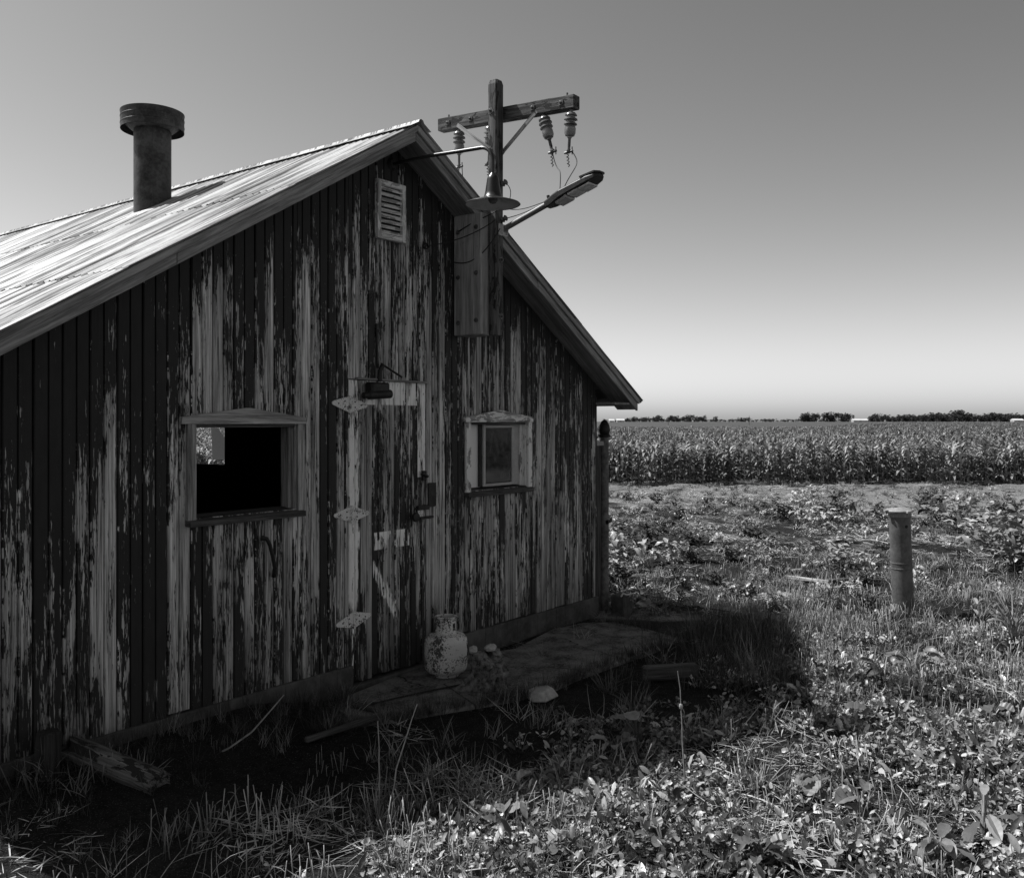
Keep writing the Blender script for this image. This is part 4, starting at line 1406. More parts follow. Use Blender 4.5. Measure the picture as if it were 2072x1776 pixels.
A = G(150, 1535); B = G(318, 1600)
log(A + Vector((0, 0, .05)), B + Vector((.02, 0, .03)), .075, 'split_log', 'split weathered log lying in the dark grass below the open window', M['logw'], 3)
p = G(92, 1560)
o = MB().prism([p + Vector(q) for q in ((-.045, -.05, -.05), (.045, -.05, -.05), (.045, .05, -.05), (-.045, .05, -.05))], (.02, .0, .24)).build('short_post', 'bark', None, p, grain=(0, 0, 1), bevel=.01)
tag(o, 'dark rotten stub of a post leaning against the siding at the far left', 'post')


def plank(a, b, w, h, name, label, mat, cat, r=0.0):
    a, b = Vector(a), Vector(b)
    mb = MB()
    n = 5
    rr = random.Random(int(a.x * 100))
    for k in range(n):
        p = a.lerp(b, k / n); q = a.lerp(b, (k + 1) / n)
    mb.bar(a, b, w, h)
    o = mb.build(name, mat, None, a.lerp(b, .5) - Vector((0, 0, h / 2)), grain=(b - a), bevel=min(w, h) * .2)
    return tag(o, label, cat)


plank(G(618, 1508) + Vector((0, 0, .03)), G(772, 1464) + Vector((0, 0, .05)), .035, .03, 'timber_batten', 'long thin batten lying at the left edge of the concrete apron', 'darkwood', 'batten')
plank(gpt(715, 1424, .02), gpt(768, 1437, .02), .035, .03, 'dark_stick', 'short dark stick on the apron in front of the door', 'darkwood', 'stick')
plank(G(1300, 1382) + Vector((0, 0, .07)), G(1412, 1376) + Vector((0, 0, .07)), .07, .10, 'beam', 'old square beam half hidden in the shaded grass right of the stump', 'darkwood', 'beam')
plank(G(1590, 1172) + Vector((0, 0, .03)), G(1680, 1187) + Vector((0, 0, .05)), .05, .04, 'fallen_branch', 'bleached branch lying on the dirt left of the standpipe', 'wood', 'branch')
tag(MB().tube([G(1675, 1186) + Vector((0, 0, .05)), G(1730, 1184) + Vector((0, 0, .06)), G(1790, 1180) + Vector((0, 0, .03))], [.035, .028, .015], 7).build('fallen_branch', 'darkwood', None, G(1730, 1184), grain=(1, 0, 0)), 'dark branch ending beside the foot of the standpipe', 'branch')
plank(G(1755, 1163) + Vector((0, 0, .03)), G(1802, 1167) + Vector((0, 0, .03)), .05, .03, 'pale_board', 'short bleached board on the ground just left of the standpipe', 'wood', 'board')
plank(G(1600, 1160) + Vector((0, 0, .03)), G(1632, 1158) + Vector((0, 0, .03)), .08, .04, 'pale_board', 'small pale offcut lying behind the bleached branch', 'wood', 'board')
# curved hose / stick across the apron
hs = [gpt(u, v, .012) for u, v in ((742, 1436), (752, 1424), (800, 1412), (860, 1399), (930, 1385), (965, 1382))]
tag(MB().tube(hs, .006, 7).build('hose', 'wire', None, hs[0], smooth=True), 'thin dark hose lying across the apron below the gas cylinder', 'hose')
p = G(1262, 1252)
for i, (u, v, s, lab) in enumerate(((1545, 1213, (.16, .10, .06), 'pale lump of concrete at the edge of the tall dark grass'), (1585, 1210, (.14, .09, .05), 'second pale lump of concrete, nearer the standpipe'),
                                    (1312, 1222, (.17, .10, .04), 'flat pale stone in the sunlit dirt right of the barn corner'))):
    q = G(u, v)
    tag(rock(q + Vector((0, 0, .01)), s, 20 + i).build('concrete_lump', 'stone', None, q, bevel=.01), lab, 'concrete')


# ------------------------------------------------------------------ plants: prototypes
def leaf(mb, base, d, up, L, W, droop=.3, fold=.25, segs=4, shape='oval', wav=.12):
    d = Vector(d).normalized(); up = Vector(up)
    s_ = d.cross(up)
    if s_.length < 1e-3:
        s_ = Vector((1, 0, 0))
    s_.normalize()
    nrm = s_.cross(d).normalized()
    p = Vector(base)
    o = len(mb.v)
    ang = 0
    step = L / segs
    for i in range(segs + 1):
        t = i / segs
        if shape == 'heart':
            w = W * (.55 + .6 * t - 0.1) * (1 - t) ** .55 * 1.35 if t > 0 else W * .42
        elif shape == 'lance':
            w = W * math.sin(math.pi * (t * .92 + .05)) ** .8
        elif shape == 'blade':
            w = W * (1 - t) ** .7 * (.6 + .4 * min(1, t * 5)) + .0002
        else:
            w = W * math.sin(math.pi * (t * .9 + .06)) ** .65
        a = droop * t * 1.6
        dd_ = (d * math.cos(a) - nrm * math.sin(a))
        nn = (nrm * math.cos(a) + d * math.sin(a))
        e = nn * (fold * w)
        ck_ = nn * (wav * w * math.sin(i * 2.3 + L * 91)); ck2 = nn * (wav * w * math.sin(i * 2.9 + L * 57 + 1))
        mb.v += [p + s_ * w * .5 + e * .5 + ck_, p.copy(), p - s_ * w * .5 + e * .5 + ck2]
        p = p + dd_ * step
    for i in range(segs):
        a = o + 3 * i
        mb.f += [(a, a + 1, a + 4, a + 3), (a + 1, a + 2, a + 5, a + 4)]


def proto(name, mb, mat, mats2=None):
    me = bpy.data.meshes.new(name)
    me.from_pydata([tuple(p) for p in mb.v], [], mb.f)
    me.materials.append(M[mat])
    me.polygons.foreach_set('use_smooth', [True] * len(me.polygons))
    me.update()
    return bpy.data.objects.new(name, me)


def rdir(r, el0, el1):
    an = r.uniform(0, 2 * math.pi); el = R_(r.uniform(el0, el1))
    return Vector((math.cos(an) * math.cos(el), math.sin(an) * math.cos(el), math.sin(el)))


def p_weed(sd, n=11, L=(.03, .06), H=.07, spread=.07, shape='heart'):
    r = random.Random(sd); mb = MB()
    for k in range(n):
        d = rdir(r, -20, 65)
        b = Vector((r.uniform(-spread, spread), r.uniform(-spread, spread), r.uniform(.2, 1) * H))
        l = r.uniform(*L)
        leaf(mb, b, d, Vector((r.uniform(-1, 1), r.uniform(-1, 1), 1)), l, l * r.uniform(.75, 1.05) if shape == 'heart' else l * r.uniform(.3, .45), r.uniform(0, .7), r.uniform(.1, .5), 4, shape)
        mb.tube([Vector((b.x * .4, b.y * .4, -.01)), b], .0015, 3, False)
    return mb


def p_tuft(sd, n=22, L=(.08, .22), W=.005, spread=.05, lean=(35, 88), droop=(.1, .9)):
    r = random.Random(sd); mb = MB()
    for k in range(n):
        b = Vector((r.gauss(0, spread * .6), r.gauss(0, spread * .6), -.01))
        leaf(mb, b, rdir(r, *lean), (r.uniform(-1, 1), r.uniform(-1, 1), .4), r.uniform(*L), W * r.uniform(.7, 1.4), r.uniform(*droop), .3, 4, 'blade')
    return mb


def p_stubble(sd, n=14, H=(.05, .17)):
    r = random.Random(sd); mb = MB()
    for k in range(n):
        b = Vector((r.uniform(-.12, .12), r.uniform(-.12, .12), -.01))
        d = rdir(r, 68, 90)
        h = r.uniform(*H)
        mb.tube([b, b + d * h], [.0024, .0017], 4)
        if r.random() < .35:
            leaf(mb, b + d * h * .7, rdir(r, 10, 60), (0, 0, 1), r.uniform(.03, .08), .005, .6, .3, 3, 'blade')
    return mb


def p_litter(sd, n=34):
    r = random.Random(sd); mb = MB()
    for k in range(n):
        b = Vector((r.uniform(-.16, .16), r.uniform(-.16, .16), r.uniform(.0, .03)))
        leaf(mb, b, rdir(r, -4, 14), (r.uniform(-.6, .6), r.uniform(-.6, .6), 1), r.uniform(.04, .2), r.uniform(.003, .008), r.uniform(-.2, .3), .2, 3, 'blade')
    return mb


def p_bush(sd, H=.4, W=.42, n=110, L=(.05, .13), shape='lance'):
    r = random.Random(sd); mb = MB()
    ns = 9
    for s_ in range(ns):
        an = r.uniform(0, 6.28); tilt = r.uniform(.15, 1.25)
        top = Vector((math.cos(an) * tilt * W * .8, math.sin(an) * tilt * W * .8, H * r.uniform(.55, 1.0) * (1.1 - .35 * tilt)))
        mid_ = top * .5 + Vector((0, 0, H * .12))
        mb.tube([Vector((0, 0, -.02)), mid_, top], [.006, .004, .002], 4, False)
        for k in range(n // ns):
            t = r.uniform(.15, 1.03)
            p = mid_.lerp(top, (t - .5) * 2) if t > .5 else Vector((0, 0, 0)).lerp(mid_, t * 2)
            p = p + Vector((r.gauss(0, .03), r.gauss(0, .03), r.gauss(0, .02)))
            d = rdir(r, -25, 40)
            l = r.uniform(*L)
            leaf(mb, p, d, (r.uniform(-.4, .4), r.uniform(-.4, .4), 1), l, l * r.uniform(.35, .6), r.uniform(.1, .9), .3, 4, shape)
    return mb


def p_corn(sd, H=1.7):
    r = random.Random(sd); mb = MB()
    bend = Vector((r.uniform(-.04, .04), r.uniform(-.04, .04), 0))
    mb.tube([Vector((0, 0, -.05)), bend * .5 + Vector((0, 0, H * .5)), bend + Vector((0, 0, H * .95))], [.013, .011, .005], 5, False)
    az = r.uniform(0, 6.28)
    n = 10
    for k in range(n):
        t = .36 + .64 * (k + .8) / n if k > 1 else .15 + .1 * k
        an = az + (k % 2) * math.pi + r.uniform(-.45, .45)
        el = R_(38 + 26 * t + r.uniform(-14, 14))
        d = Vector((math.cos(an) * math.cos(el), math.sin(an) * math.cos(el), math.sin(el)))
        l = (.40 + .34 * math.sin(math.pi * min(t * .95 + .08, 1))) * r.uniform(.8, 1.1)
        leaf(mb, bend * t + Vector((0, 0, H * .93 * t)), d, (0, 0, 1), l, .10 * r.uniform(.8, 1.15), r.uniform(.6, 1.5), .35, 7, 'lance', .15)
    if sd % 5 == 0:
        for k in range(5):
            d = rdir(r, 45, 88)
            b = bend + Vector((0, 0, H * .95))
            mb.tube([b, b + d * .12, b + d * .2 + Vector((0, 0, -.02))], [.004, .003, .002], 3, False)
    return mb


def scatter(name, points, protos, label, cat):
    """one countless mass: points carry rotation, size and which prototype"""
    cname = name + '_kinds'
    pc = bpy.data.collections.new(cname)
    for o in protos:
        pc.objects.link(o)
    P = np.array([p[:3] for p in points], float)
    me = bpy.data.meshes.new(name)
    me.vertices.add(len(P))
    me.vertices.foreach_set('co', P.ravel())
    a = me.attributes.new('rot', 'FLOAT_VECTOR', 'POINT'); a.data.foreach_set('vector', np.array([p[3] for p in points], float).ravel())
    a = me.attributes.new('scl', 'FLOAT', 'POINT'); a.data.foreach_set('value', np.array([p[4] for p in points], float))
    a = me.attributes.new('idx', 'INT', 'POINT'); a.data.foreach_set('value', np.array([p[5] for p in points], np.int32))
    o = bpy.data.objects.new(name, me)
    COL.objects.link(o)
    g = bpy.data.node_groups.new(name + '_nodes', 'GeometryNodeTree')
    g.interface.new_socket('Geometry', in_out='INPUT', socket_type='NodeSocketGeometry')
    g.interface.new_socket('Geometry', in_out='OUTPUT', socket_type='NodeSocketGeometry')
    gi = g.nodes.new('NodeGroupInput'); go = g.nodes.new('NodeGroupOutput')
    ci = g.nodes.new('GeometryNodeCollectionInfo'); ci.inputs['Collection'].default_value = pc
    ci.inputs['Separate Children'].default_value = True; ci.inputs['Reset Children'].default_value = True
    ip_ = g.nodes.new('GeometryNodeInstanceOnPoints'); ip_.inputs['Pick Instance'].default_value = True

    def na(nm, dt):
        k = g.nodes.new('GeometryNodeInputNamedAttribute'); k.data_type = dt; k.inputs['Name'].default_value = nm
        return k.outputs['Attribute']
    er = g.nodes.new('FunctionNodeEulerToRotation')
    g.links.new(na('rot', 'FLOAT_VECTOR'), er.inputs[0])
    g.links.new(gi.outputs[0], ip_.inputs['Points'])
    g.links.new(ci.outputs[0], ip_.inputs['Instance'])
    g.links.new(na('idx', 'INT'), ip_.inputs['Instance Index'])
    g.links.new(er.outputs[0], ip_.inputs['Rotation'])
    g.links.new(na('scl', 'FLOAT'), ip_.inputs['Scale'])
    g.links.new(ip_.outputs[0], go.inputs[0])
    md = o.modifiers.new('scatter', 'NODES'); md.node_group = g
    struct(o, 'stuff')
    tag(o, label, cat)
    return o


rs = np.random.RandomState(11)


def cam_polar(Z, L):
    p = CAMP + FW * Z + RT * L
    return p.x, p.y


def inside_barn(x, y, m=.03):
    return XL - m < x < XR + .12 + m and -.03 - m < y < YB + .2


def on_apron(x, y):
    n = len(poly); c = False; j = n - 1
    for i in range(n):
        xi, yi = poly[i][0], poly[i][1]; xj, yj = poly[j][0], poly[j][1]
        if (yi > y) != (yj > y) and x < (xj - xi) * (y - yi) / (yj - yi) + xi:
            c = not c
        j = i
    return c


def pix(x, y, z=0):
    dx, dy = x - CAMP.x, y - CAMP.y
    Z = dx * FW.x + dy * FW.y
    return CX + FPX * (dx * RT.x + dy * RT.y) / Z, HOR - FPX * (z - CAMP.z) / Z


def vnoise(x, y, s, seed=0):
    x = x * s + seed * 17.3; y = y * s + seed * 5.1
    return .5 + .25 * (math.sin(x + 1.7 * math.sin(y * .7)) + math.sin(y * 1.13 + 1.3 * math.sin(x * .81 + 2)))


def scatter_pts(n, Z0, Z1, dens, idxn, sc=(.7, 1.3), margin=1.25, tilt=.15, power=1.0, zoff=0.0):
    """random points on the ground between two distances, kept with probability dens(x, y)"""
    out = []
    Zs = Z0 + (Z1 - Z0) * rs.rand(n) ** power
    keep = rs.rand(n)
    us = rs.uniform(-.56 * margin, .56 * margin, n)
    for i in range(n):
        Z = Zs[i]
        x, y = cam_polar(Z, us[i] * (Z + 1.6))
        if inside_barn(x, y):
            continue
        if keep[i] > dens(x, y, Z):
            continue
        z = float(gz(x, y)) + zoff
        out.append((x, y, z, (rs.uniform(-tilt, tilt), rs.uniform(-tilt, tilt), rs.uniform(0, 6.28)), rs.uniform(*sc), rs.randint(idxn)))
    return out


# zone densities
def shade_zone(x, y):
    """ground the barn keeps in shade: growth is sparse, pale straw thinned further to darken the shade"""
    return 1.0 if (-2.6 < y < 0 and 1.0 < x < 8.0 and y > -.6 - .75 * max(0, min(1, (x - 1.7) / 3.9)) * 2.7 + max(0, x - 5.6) * .4) else 0.0


def d_weed(x, y, Z):
    if on_apron(x, y):
        return 0
    gap_ = float(sstep(.30, .45, vnoise(x, y, 9.0, 12) * .5 + vnoise(x, y, 3.7, 13) * .5))
    n = vnoise(x, y, 2.2)
    # broad leaved ground cover right of and in front of the shade
    front_ = float(sstep(-1.3, -2.2, y)) * float(sstep(8.8, 6.2, Z))
    k = (.10 + .9 * float(sstep(.25, .75, n * .6 + vnoise(x, y, 6.1, 3) * .4))) * front_
    if shade_zone(x, y):
        k *= .25
    k *= .45 + .55 * gap_
    if x < 3.6:
        k *= .3
    return k


def d_tuft(x, y, Z):
    if on_apron(x, y):
        return .10
    n = vnoise(x, y, 1.6, 2)
    k = .25 + .5 * n if Z < 10 else .2 * n
    if y < -2.6 and Z < 6.5 and x > 3:
        k *= .35
    return k * (.28 if shade_zone(x, y) or x < 2.6 else 1)


def d_stub(x, y, Z):
    if on_apron(x, y):
        return 0.0
    u, v = pix(x, y)
    n = vnoise(x, y, 1.9, 4)
    k = .25
    if u > 1450 and 1180 < v < 1460:
        k = .9
    if v > 1560 and u < 1100:
        k = .45
    if shade_zone(x, y) or x < 2.4:
        k = .05
    elif v > 1480 and u > 1000:
        k = .14
    return k * (.3 + .7 * n)


def d_lit(x, y, Z):
    if on_apron(x, y):
        return .05
    k = .3 + .5 * vnoise(x, y, 1.3, 5)
    return k * (.12 if shade_zone(x, y) or x < 2.4 else (.45 if Z > 7 else 1))  # pale litter cut back so the barn's shade looks darker


leafs = [proto('weed_leaf_kind_%02d' % k, p_weed(k + 1, 16, (.016, .040), .055, .08), 'leaf') for k in range(6)]
leafs += [proto('weed_leaf_kind_%02d' % (6 + k), p_weed(k + 31, 10, (.035, .075), .07, .08, 'lance'), 'leaf') for k in range(3)]
scatter('ground_cover', scatter_pts(52000, 2.2, 9.5, d_weed, 9, (.4, 1.15), power=1.1), leafs, 'low broad-leaved weeds covering the sunlit foreground', 'weeds')
tufts = [proto('grass_kind_%02d' % k, p_tuft(k + 50, 20, (.07, .2)), 'grass') for k in range(5)] + [proto('grass_kind_%02d' % (5 + k), p_tuft(k + 70, 12, (.1, .26), .004), 'straw') for k in range(3)]
scatter('grass', scatter_pts(6800, 2.2, 12, d_tuft, 8, (.45, 1.15)), tufts, 'thin grass tufts growing over the yard', 'grass')
stubs = [proto('stubble_kind_%02d' % k, p_stubble(k + 90), 'straw') for k in range(4)] + [proto('stubble_kind_%02d' % (4 + k), p_stubble(k + 95), 'grass') for k in range(2)]
scatter('stubble', scatter_pts(7200, 2.2, 11.5, d_stub, 6, (.5, 1.2)), stubs, 'cut stubble stalks standing between the weeds', 'stubble')
lits = [proto('litter_kind_%02d' % k, p_litter(k + 110), 'straw') for k in range(5)]
scatter('straw_litter', scatter_pts(4200, 2.2, 15, d_lit, 5, (.5, 1.2), tilt=.08), lits, 'dry straw and plant litter lying on the soil', 'straw')


def d_mid(x, y, Z):
    u, v = pix(x, y, -.3)
    n = vnoise(x, y, .75, 7) * .6 + vnoise(x, y, 2.3, 8) * .4
    k = float(sstep(.42, .62, n))
    if v < 1004:
        return .30 + .15 * k
    return .20 + .5 * k * k


mids = [proto('yard_weed_kind_%02d' % k, p_bush(k + 130, .14, .17, 54, (.025, .065)), 'leaf') for k in range(4)] + [proto('yard_weed_kind_%02d' % (4 + k), p_tuft(k + 140, 26, (.08, .2), .008, .08), 'grass') for k in range(2)]
scatter('yard_weeds', scatter_pts(9000, 8.5, 36.5, d_mid, 6, (.5, 1.5), 1.1, .15, .9), mids, 'low mixed weeds and grass covering the yard up to the corn', 'weeds')
lits2 = [proto('yard_litter_kind_%02d' % k, p_litter(k + 150, 60), 'straw') for k in range(3)]
scatter('yard_litter', scatter_pts(3800, 12, 36, lambda x, y, Z: .2 if Z < 25 else .5, 3, (1.0, 2.2), 1.1, .08), lits2, 'dry plant litter strewn over the far yard', 'straw')

def tall_pts():
    out = []
    for _ in range(330):
        u = rs.normal(1530, 75); v = 1272 + 130 * rs.rand() ** 1.8
        if u > 1640:
            continue
        p = G(u, v)
        if on_apron(p.x, p.y):
            continue
        out.append((p.x, p.y, p.z, (rs.uniform(-.1, .1), rs.uniform(-.1, .1), rs.uniform(0, 6.28)), rs.uniform(.35, 1.1), rs.randint(4)))
    for _ in range(190):
        x = rs.uniform(1.6, 4.1); y = -abs(rs.normal(.08, .22)) - .03
        out.append((x, y, float(gz(x, y)), (rs.uniform(-.1, .1), rs.uniform(-.1, .1), rs.uniform(0, 6.28)), rs.uniform(.25, .6), rs.randint(4)))
    n_ = len(poly)
    for _ in range(420):                      # grass creeping over the rim of the apron
        i = rs.randint(8, n_ + 1) % n_; a = poly[i]; b = poly[(i + 1) % n_]
        t = rs.rand()
        x = a[0] + (b[0] - a[0]) * t + rs.normal(0, .05); y = a[1] + (b[1] - a[1]) * t - abs(rs.normal(0, .06)) + .05
        if y > -.05:
            continue
        out.append((x, y, max(float(gz(x, y)), .0), (rs.uniform(-.2, .2), rs.uniform(-.2, .2), rs.uniform(0, 6.28)), rs.uniform(.2, .55), rs.randint(4)))
    return out


talls = [proto('tall_grass_kind_%02d' % k, p_tuft(k + 170, 12, (.12, .34), .0055, .06, (55, 90), (.05, .6)), 'shadedgrass' if k else 'grass') for k in range(4)]
scatter('tall_grass', tall_pts(), talls, 'tall dark grass right of the apron and along the foot of the wall', 'grass')

# single weed clumps that stand out of the yard
clump_mesh = [proto('clump', p_bush(k + 200, .5, .5, 150, (.06, .15), 'lance' if k % 2 else 'oval'), 'leaf').data for k in range(5)]
clumps = [(1290, 1045, .8), (1350, 1088, .8), (1310, 1118, .9), (1405, 1106, .7), (1262, 1140, .9), (1430, 1038, .9), (1330, 1018, .8), (1500, 1066, .7), (1530, 1096, .8), (1580, 1056, 1.1),
          (1612, 1038, 1.0), (1645, 1068, .9), (1680, 1050, 1.2), (1722, 1038, 1.1), (1765, 1056, 1.1), (1700, 1078, .8), (1868, 1030, 1.1), (1902, 1052, 1.2), (1938, 1072, 1.2), (1985, 1070, 1.3),
          (2014, 1092, 1.2), (2048, 1108, 1.1), (2068, 1070, 1.3), (1402, 1136, .6), (1474, 1134, .6), (1704, 1110, .6), (1694, 1140, .6), (1552, 1122, .5), (1992, 1118, 1.0), (2056, 1145, 1.1),
          (1256, 1090, .9), (1250, 1175, .7), (1348, 1146, .7), (1275, 1020, .9), (1380, 1050, .8), (1480, 1030, .8), (1540, 1040, .9), (1640, 1012, .9), (1700, 1010, .8), (1950, 1030, 1.0), (2030, 1050, 1.1), (1452, 1100, .5)]
for i, (u, v, s) in enumerate(clumps):
    p = G(u, v)
    o = bpy.data.objects.new('weed_clump', clump_mesh[i % 5])
    COL.objects.link(o)
    o.location = p - Vector((0, 0, .03))
    o.rotation_euler = (0, 0, rnd.uniform(0, 6.28))
    s *= 1.25
    o.scale = (s * .95, s * .95, s * rnd.uniform(.7, 1.05))
    tag(o, 'leafy weed clump on the open ground between barn and corn', 'weed', 'weed clumps on the open ground')


# larger single plants of the foreground
def big_plant(u, v, sd, label, n, L, H, wide=.7, mat='leaf2', shape='oval', name='broadleaf_plant'):
    p = G(u, v)
    r = random.Random(sd)
    root = thing(name, p, label, 'plant')
    mbs = MB()
    for k in range(int(n * 1.6)):
        d = rdir(r, 15, 60)
        h = H * r.uniform(.35, 1)
        b = p + Vector((d.x * h * .6, d.y * h * .6, h))
        mbs.tube([p - Vector((0, 0, .02)), p + Vector((d.x * h * .2, d.y * h * .2, h * .6)), b], [.006, .005, .004], 5, False)
        l = r.uniform(*L) * (.62 if k else .9)
        lm = MB()
        leaf(lm, b, Vector((d.x, d.y, r.uniform(-.2, .5))), (r.uniform(-.5, .5), r.uniform(-.5, .5), 1), l, l * wide * r.uniform(.85, 1.1), r.uniform(.1, .6), r.uniform(.15, .6), 9, shape, .09)
        lm.build('leaf', mat, root, p, smooth=True)
    mbs.build('stems', 'grass', root, p)
    return root


big_plant(1290, 1512, 1, 'broad-leaved plant with one large sunlit leaf at the shadow edge', 5, (.10, .17), .16, .85)
big_plant(1245, 1530, 2, 'upright plant with pointed leaves just left of the large sunlit leaf', 4, (.12, .17), .12, .5)
big_plant(1850, 1378, 3, 'dark big-leaved plant in the stubble below the standpipe', 14, (.10, .18), .24, .42, shape='lance')
big_plant(1790, 1385, 4, 'drooping big-leaved plant left of the dark one below the standpipe', 9, (.10, .17), .17, .42, shape='lance')
big_plant(2050, 1300, 5, 'tall leafy plant with bright leaves at the right edge', 22, (.10, .19), .40, .38, shape='lance')
big_plant(1985, 1275, 6, 'leafy plant left of the tall one at the right edge', 12, (.09, .16), .22, .38, shape='lance')
big_plant(1770, 1462, 7, 'single upright leaf plant between shadow tip and stubble', 3, (.14, .2), .1, .6)
big_plant(2010, 1460, 8, 'low broad plant in the sunlit weeds near the right edge', 6, (.10, .18), .12, .8)
big_plant(1990, 1690, 9, 'plant with one long curled leaf near the bottom right corner', 6, (.16, .24), .16, .35, shape='lance')
big_plant(1900, 1745, 10, 'leafy plant with toothed leaves at the bottom right edge', 10, (.12, .2), .14, .45, shape='lance')
big_plant(1740, 1650, 11, 'broad plant in the middle of the lower right weeds', 7, (.10, .16), .11, .8)
big_plant(1660, 1610, 12, 'plant with veined leaf left of centre in the lower right weeds', 5, (.10, .16), .11, .8)
big_plant(1090, 1600, 13, 'cluster of pale leaves where the shade meets the sun', 10, (.07, .11), .10, .85)
big_plant(1020, 1680, 14, 'plant with a twisted upright leaf in front of the long dry stems', 4, (.12, .17), .09, .55)
big_plant(1100, 1740, 15, 'round-leaved plant at the bottom edge below the pale cluster', 7, (.08, .13), .08, .9)
big_plant(1150, 1560, 16, 'low round-leaved plant in the shade left of the pale leaves', 5, (.07, .11), .08, .9)
big_plant(1540, 1745, 17, 'spreading plant at the bottom edge right of centre', 8, (.08, .14), .1, .7)
big_plant(1340, 1720, 18, 'round-leaved plant at the bottom edge near the middle', 8, (.07, .12), .09, .9)
for i, (u, v, lab) in enumerate(((1560, 1460, 'grass clump with long bright blades at the tip of the shade'), (1470, 1500, 'loose grass clump left of the shade tip'), (1530, 1590, 'bright grass clump among the lower right weeds'), (1290, 1440, 'pale grass clump in the shade above the large leaf'), (1230, 1400, 'grass clump in the shade near the flat stone'))):
    p = G(u, v)
    o = p_tuft(300 + i, 34, (.12, .30), .008, .06).build('grass_clump', 'grass', None, (0, 0, 0), smooth=True)
    o.location = p
    tag(o, lab, 'grass')


def stalk(u, v, h, lean, sd, label, head=False, mat='straw'):
    p = G(u, v)
    r = random.Random(sd)
    mb = MB()
    pts_ = []
    for k in range(8):
        t = k / 7
        pts_.append(p + Vector((lean[0] * t ** 1.5 + r.uniform(-.004, .004), lean[1] * t ** 1.5 + r.uniform(-.004, .004), h * t - .02)))
    mb.tube(pts_, [.0045 - .0022 * k / 7 for k in range(8)], 5)
    o = mb.build('dry_stalk', mat, None, p)
    if head:
        hm = MB()
        hm.lathe([(.0, -.016), (.008, -.010), (.011, .0), (.009, .010), (0, .018)], pts_[5], 8)
        leaf(hm, pts_[5], (.3, -.4, -.8), (0, 0, 1), .05, .03, .3, .2, 4, 'oval')
        hm.build('seed_head', mat, o, p)
    tag(o, label, 'stalk')


stalk(1385, 1600, .62, (-.03, .02), 1, 'tall dry stalk with a seed head at the edge of the shade', True)
stalk(768, 1640, .42, (.02, .03), 2, 'left of two long pale stems leaning right in the dark grass')
stalk(788, 1642, .48, (.16, -.02), 3, 'right of two long pale stems leaning right in the dark grass')
for i, (u, v, h) in enumerate(((1480, 1290, .26), (1510, 1285, .32), (1460, 1300, .22), (1530, 1290, .28), (1600, 1280, .30), (1560, 1290, .25), (1300, 1330, .26), (1440, 1310, .25), (1610, 1300, .26), (1580, 1275, .3))):
    stalk(u, v, h, (rnd.uniform(-.06, .06), rnd.uniform(-.05, .05)), 20 + i, 'thin dark weed stalk standing in the shade right of the apron', False, 'grass')
    bpy.context.scene.collection.objects[-1]['group'] = 'dark stalks in the shade'
# bare twigs and dead stems against the foundation
tw = [gpt(430, 1530), gpt(465, 1512, .05), gpt(510, 1480, .10), gpt(545, 1440, .18), gpt(575, 1405, .26)]
tag(MB().tube(tw, [.006, .005, .005, .004, .003], 5).build('bare_twig', 'straw', None, tw[0]), 'thin bare twig arching in front of the foundation', 'twig')

# ------------------------------------------------------------------ corn field
ZC0 = 35.5
corn_kinds = [proto('corn_kind_%02d' % k, p_corn(k + 400, 1.18 + .08 * (k % 3)), 'corn') for k in range(6)]
nfront = 0
for row in range(3):
    Lx = 3.1
    while Lx < 20.5 and nfront < 300:
        x, y = cam_polar(ZC0 + row * .74 + rnd.uniform(-.12, .12) + .25 * math.sin(Lx), Lx)
        o = bpy.data.objects.new('corn_plant', corn_kinds[nfront % 6].data)
        COL.objects.link(o)
        s = rnd.uniform(.8, 1.15)
        o.location = (x, y, float(gz(x, y)))
        o.rotation_euler = (rnd.uniform(-.06, .06), rnd.uniform(-.06, .06), rnd.uniform(0, 6.28))
        o.scale = (s, s, s)
        tag(o, 'green corn plant in the front rows of the field', 'corn', 'corn plants along the field edge')
        nfront += 1
        Lx += .18 * rnd.uniform(.7, 1.3)


def corn_pts():
    out = []

    def addp(Z, L, sc):
        x, y = cam_polar(Z, L)
        out.append((x, y, float(gz(x, y)), (rs.uniform(-.06, .06), rs.uniform(-.06, .06), rs.uniform(0, 6.28)), sc * rs.uniform(.88, 1.08), rs.randint(6)))
    Z = ZC0
    while Z < 75:
        near = Z < ZC0 + 2
        L = -.42 * Z - 6
        while L < .62 * Z + 3:
            if not (near and 3.0 < L < 20.6):
                addp(Z + rs.uniform(-.12, .12), L + rs.uniform(-.05, .05), 1.0)
            L += (.20 if Z < 50 else .28) * rs.uniform(.8, 1.2)
        Z += .74
    while Z < 420:
        L = -.42 * Z - 6
        while L < .62 * Z + 3:
            if Z > 190 + max(0, L / Z - .33) * 2600:
                L += 2; continue
            addp(Z + rs.uniform(-.5, .5), L + rs.uniform(-.5, .5), 1.03)
            L += .5 + (Z - 75) * .004
        Z += .8 + (Z - 75) * .012
    return out


scatter('cornfield', corn_pts(), corn_kinds, 'wide field of green corn reaching to the horizon', 'corn')


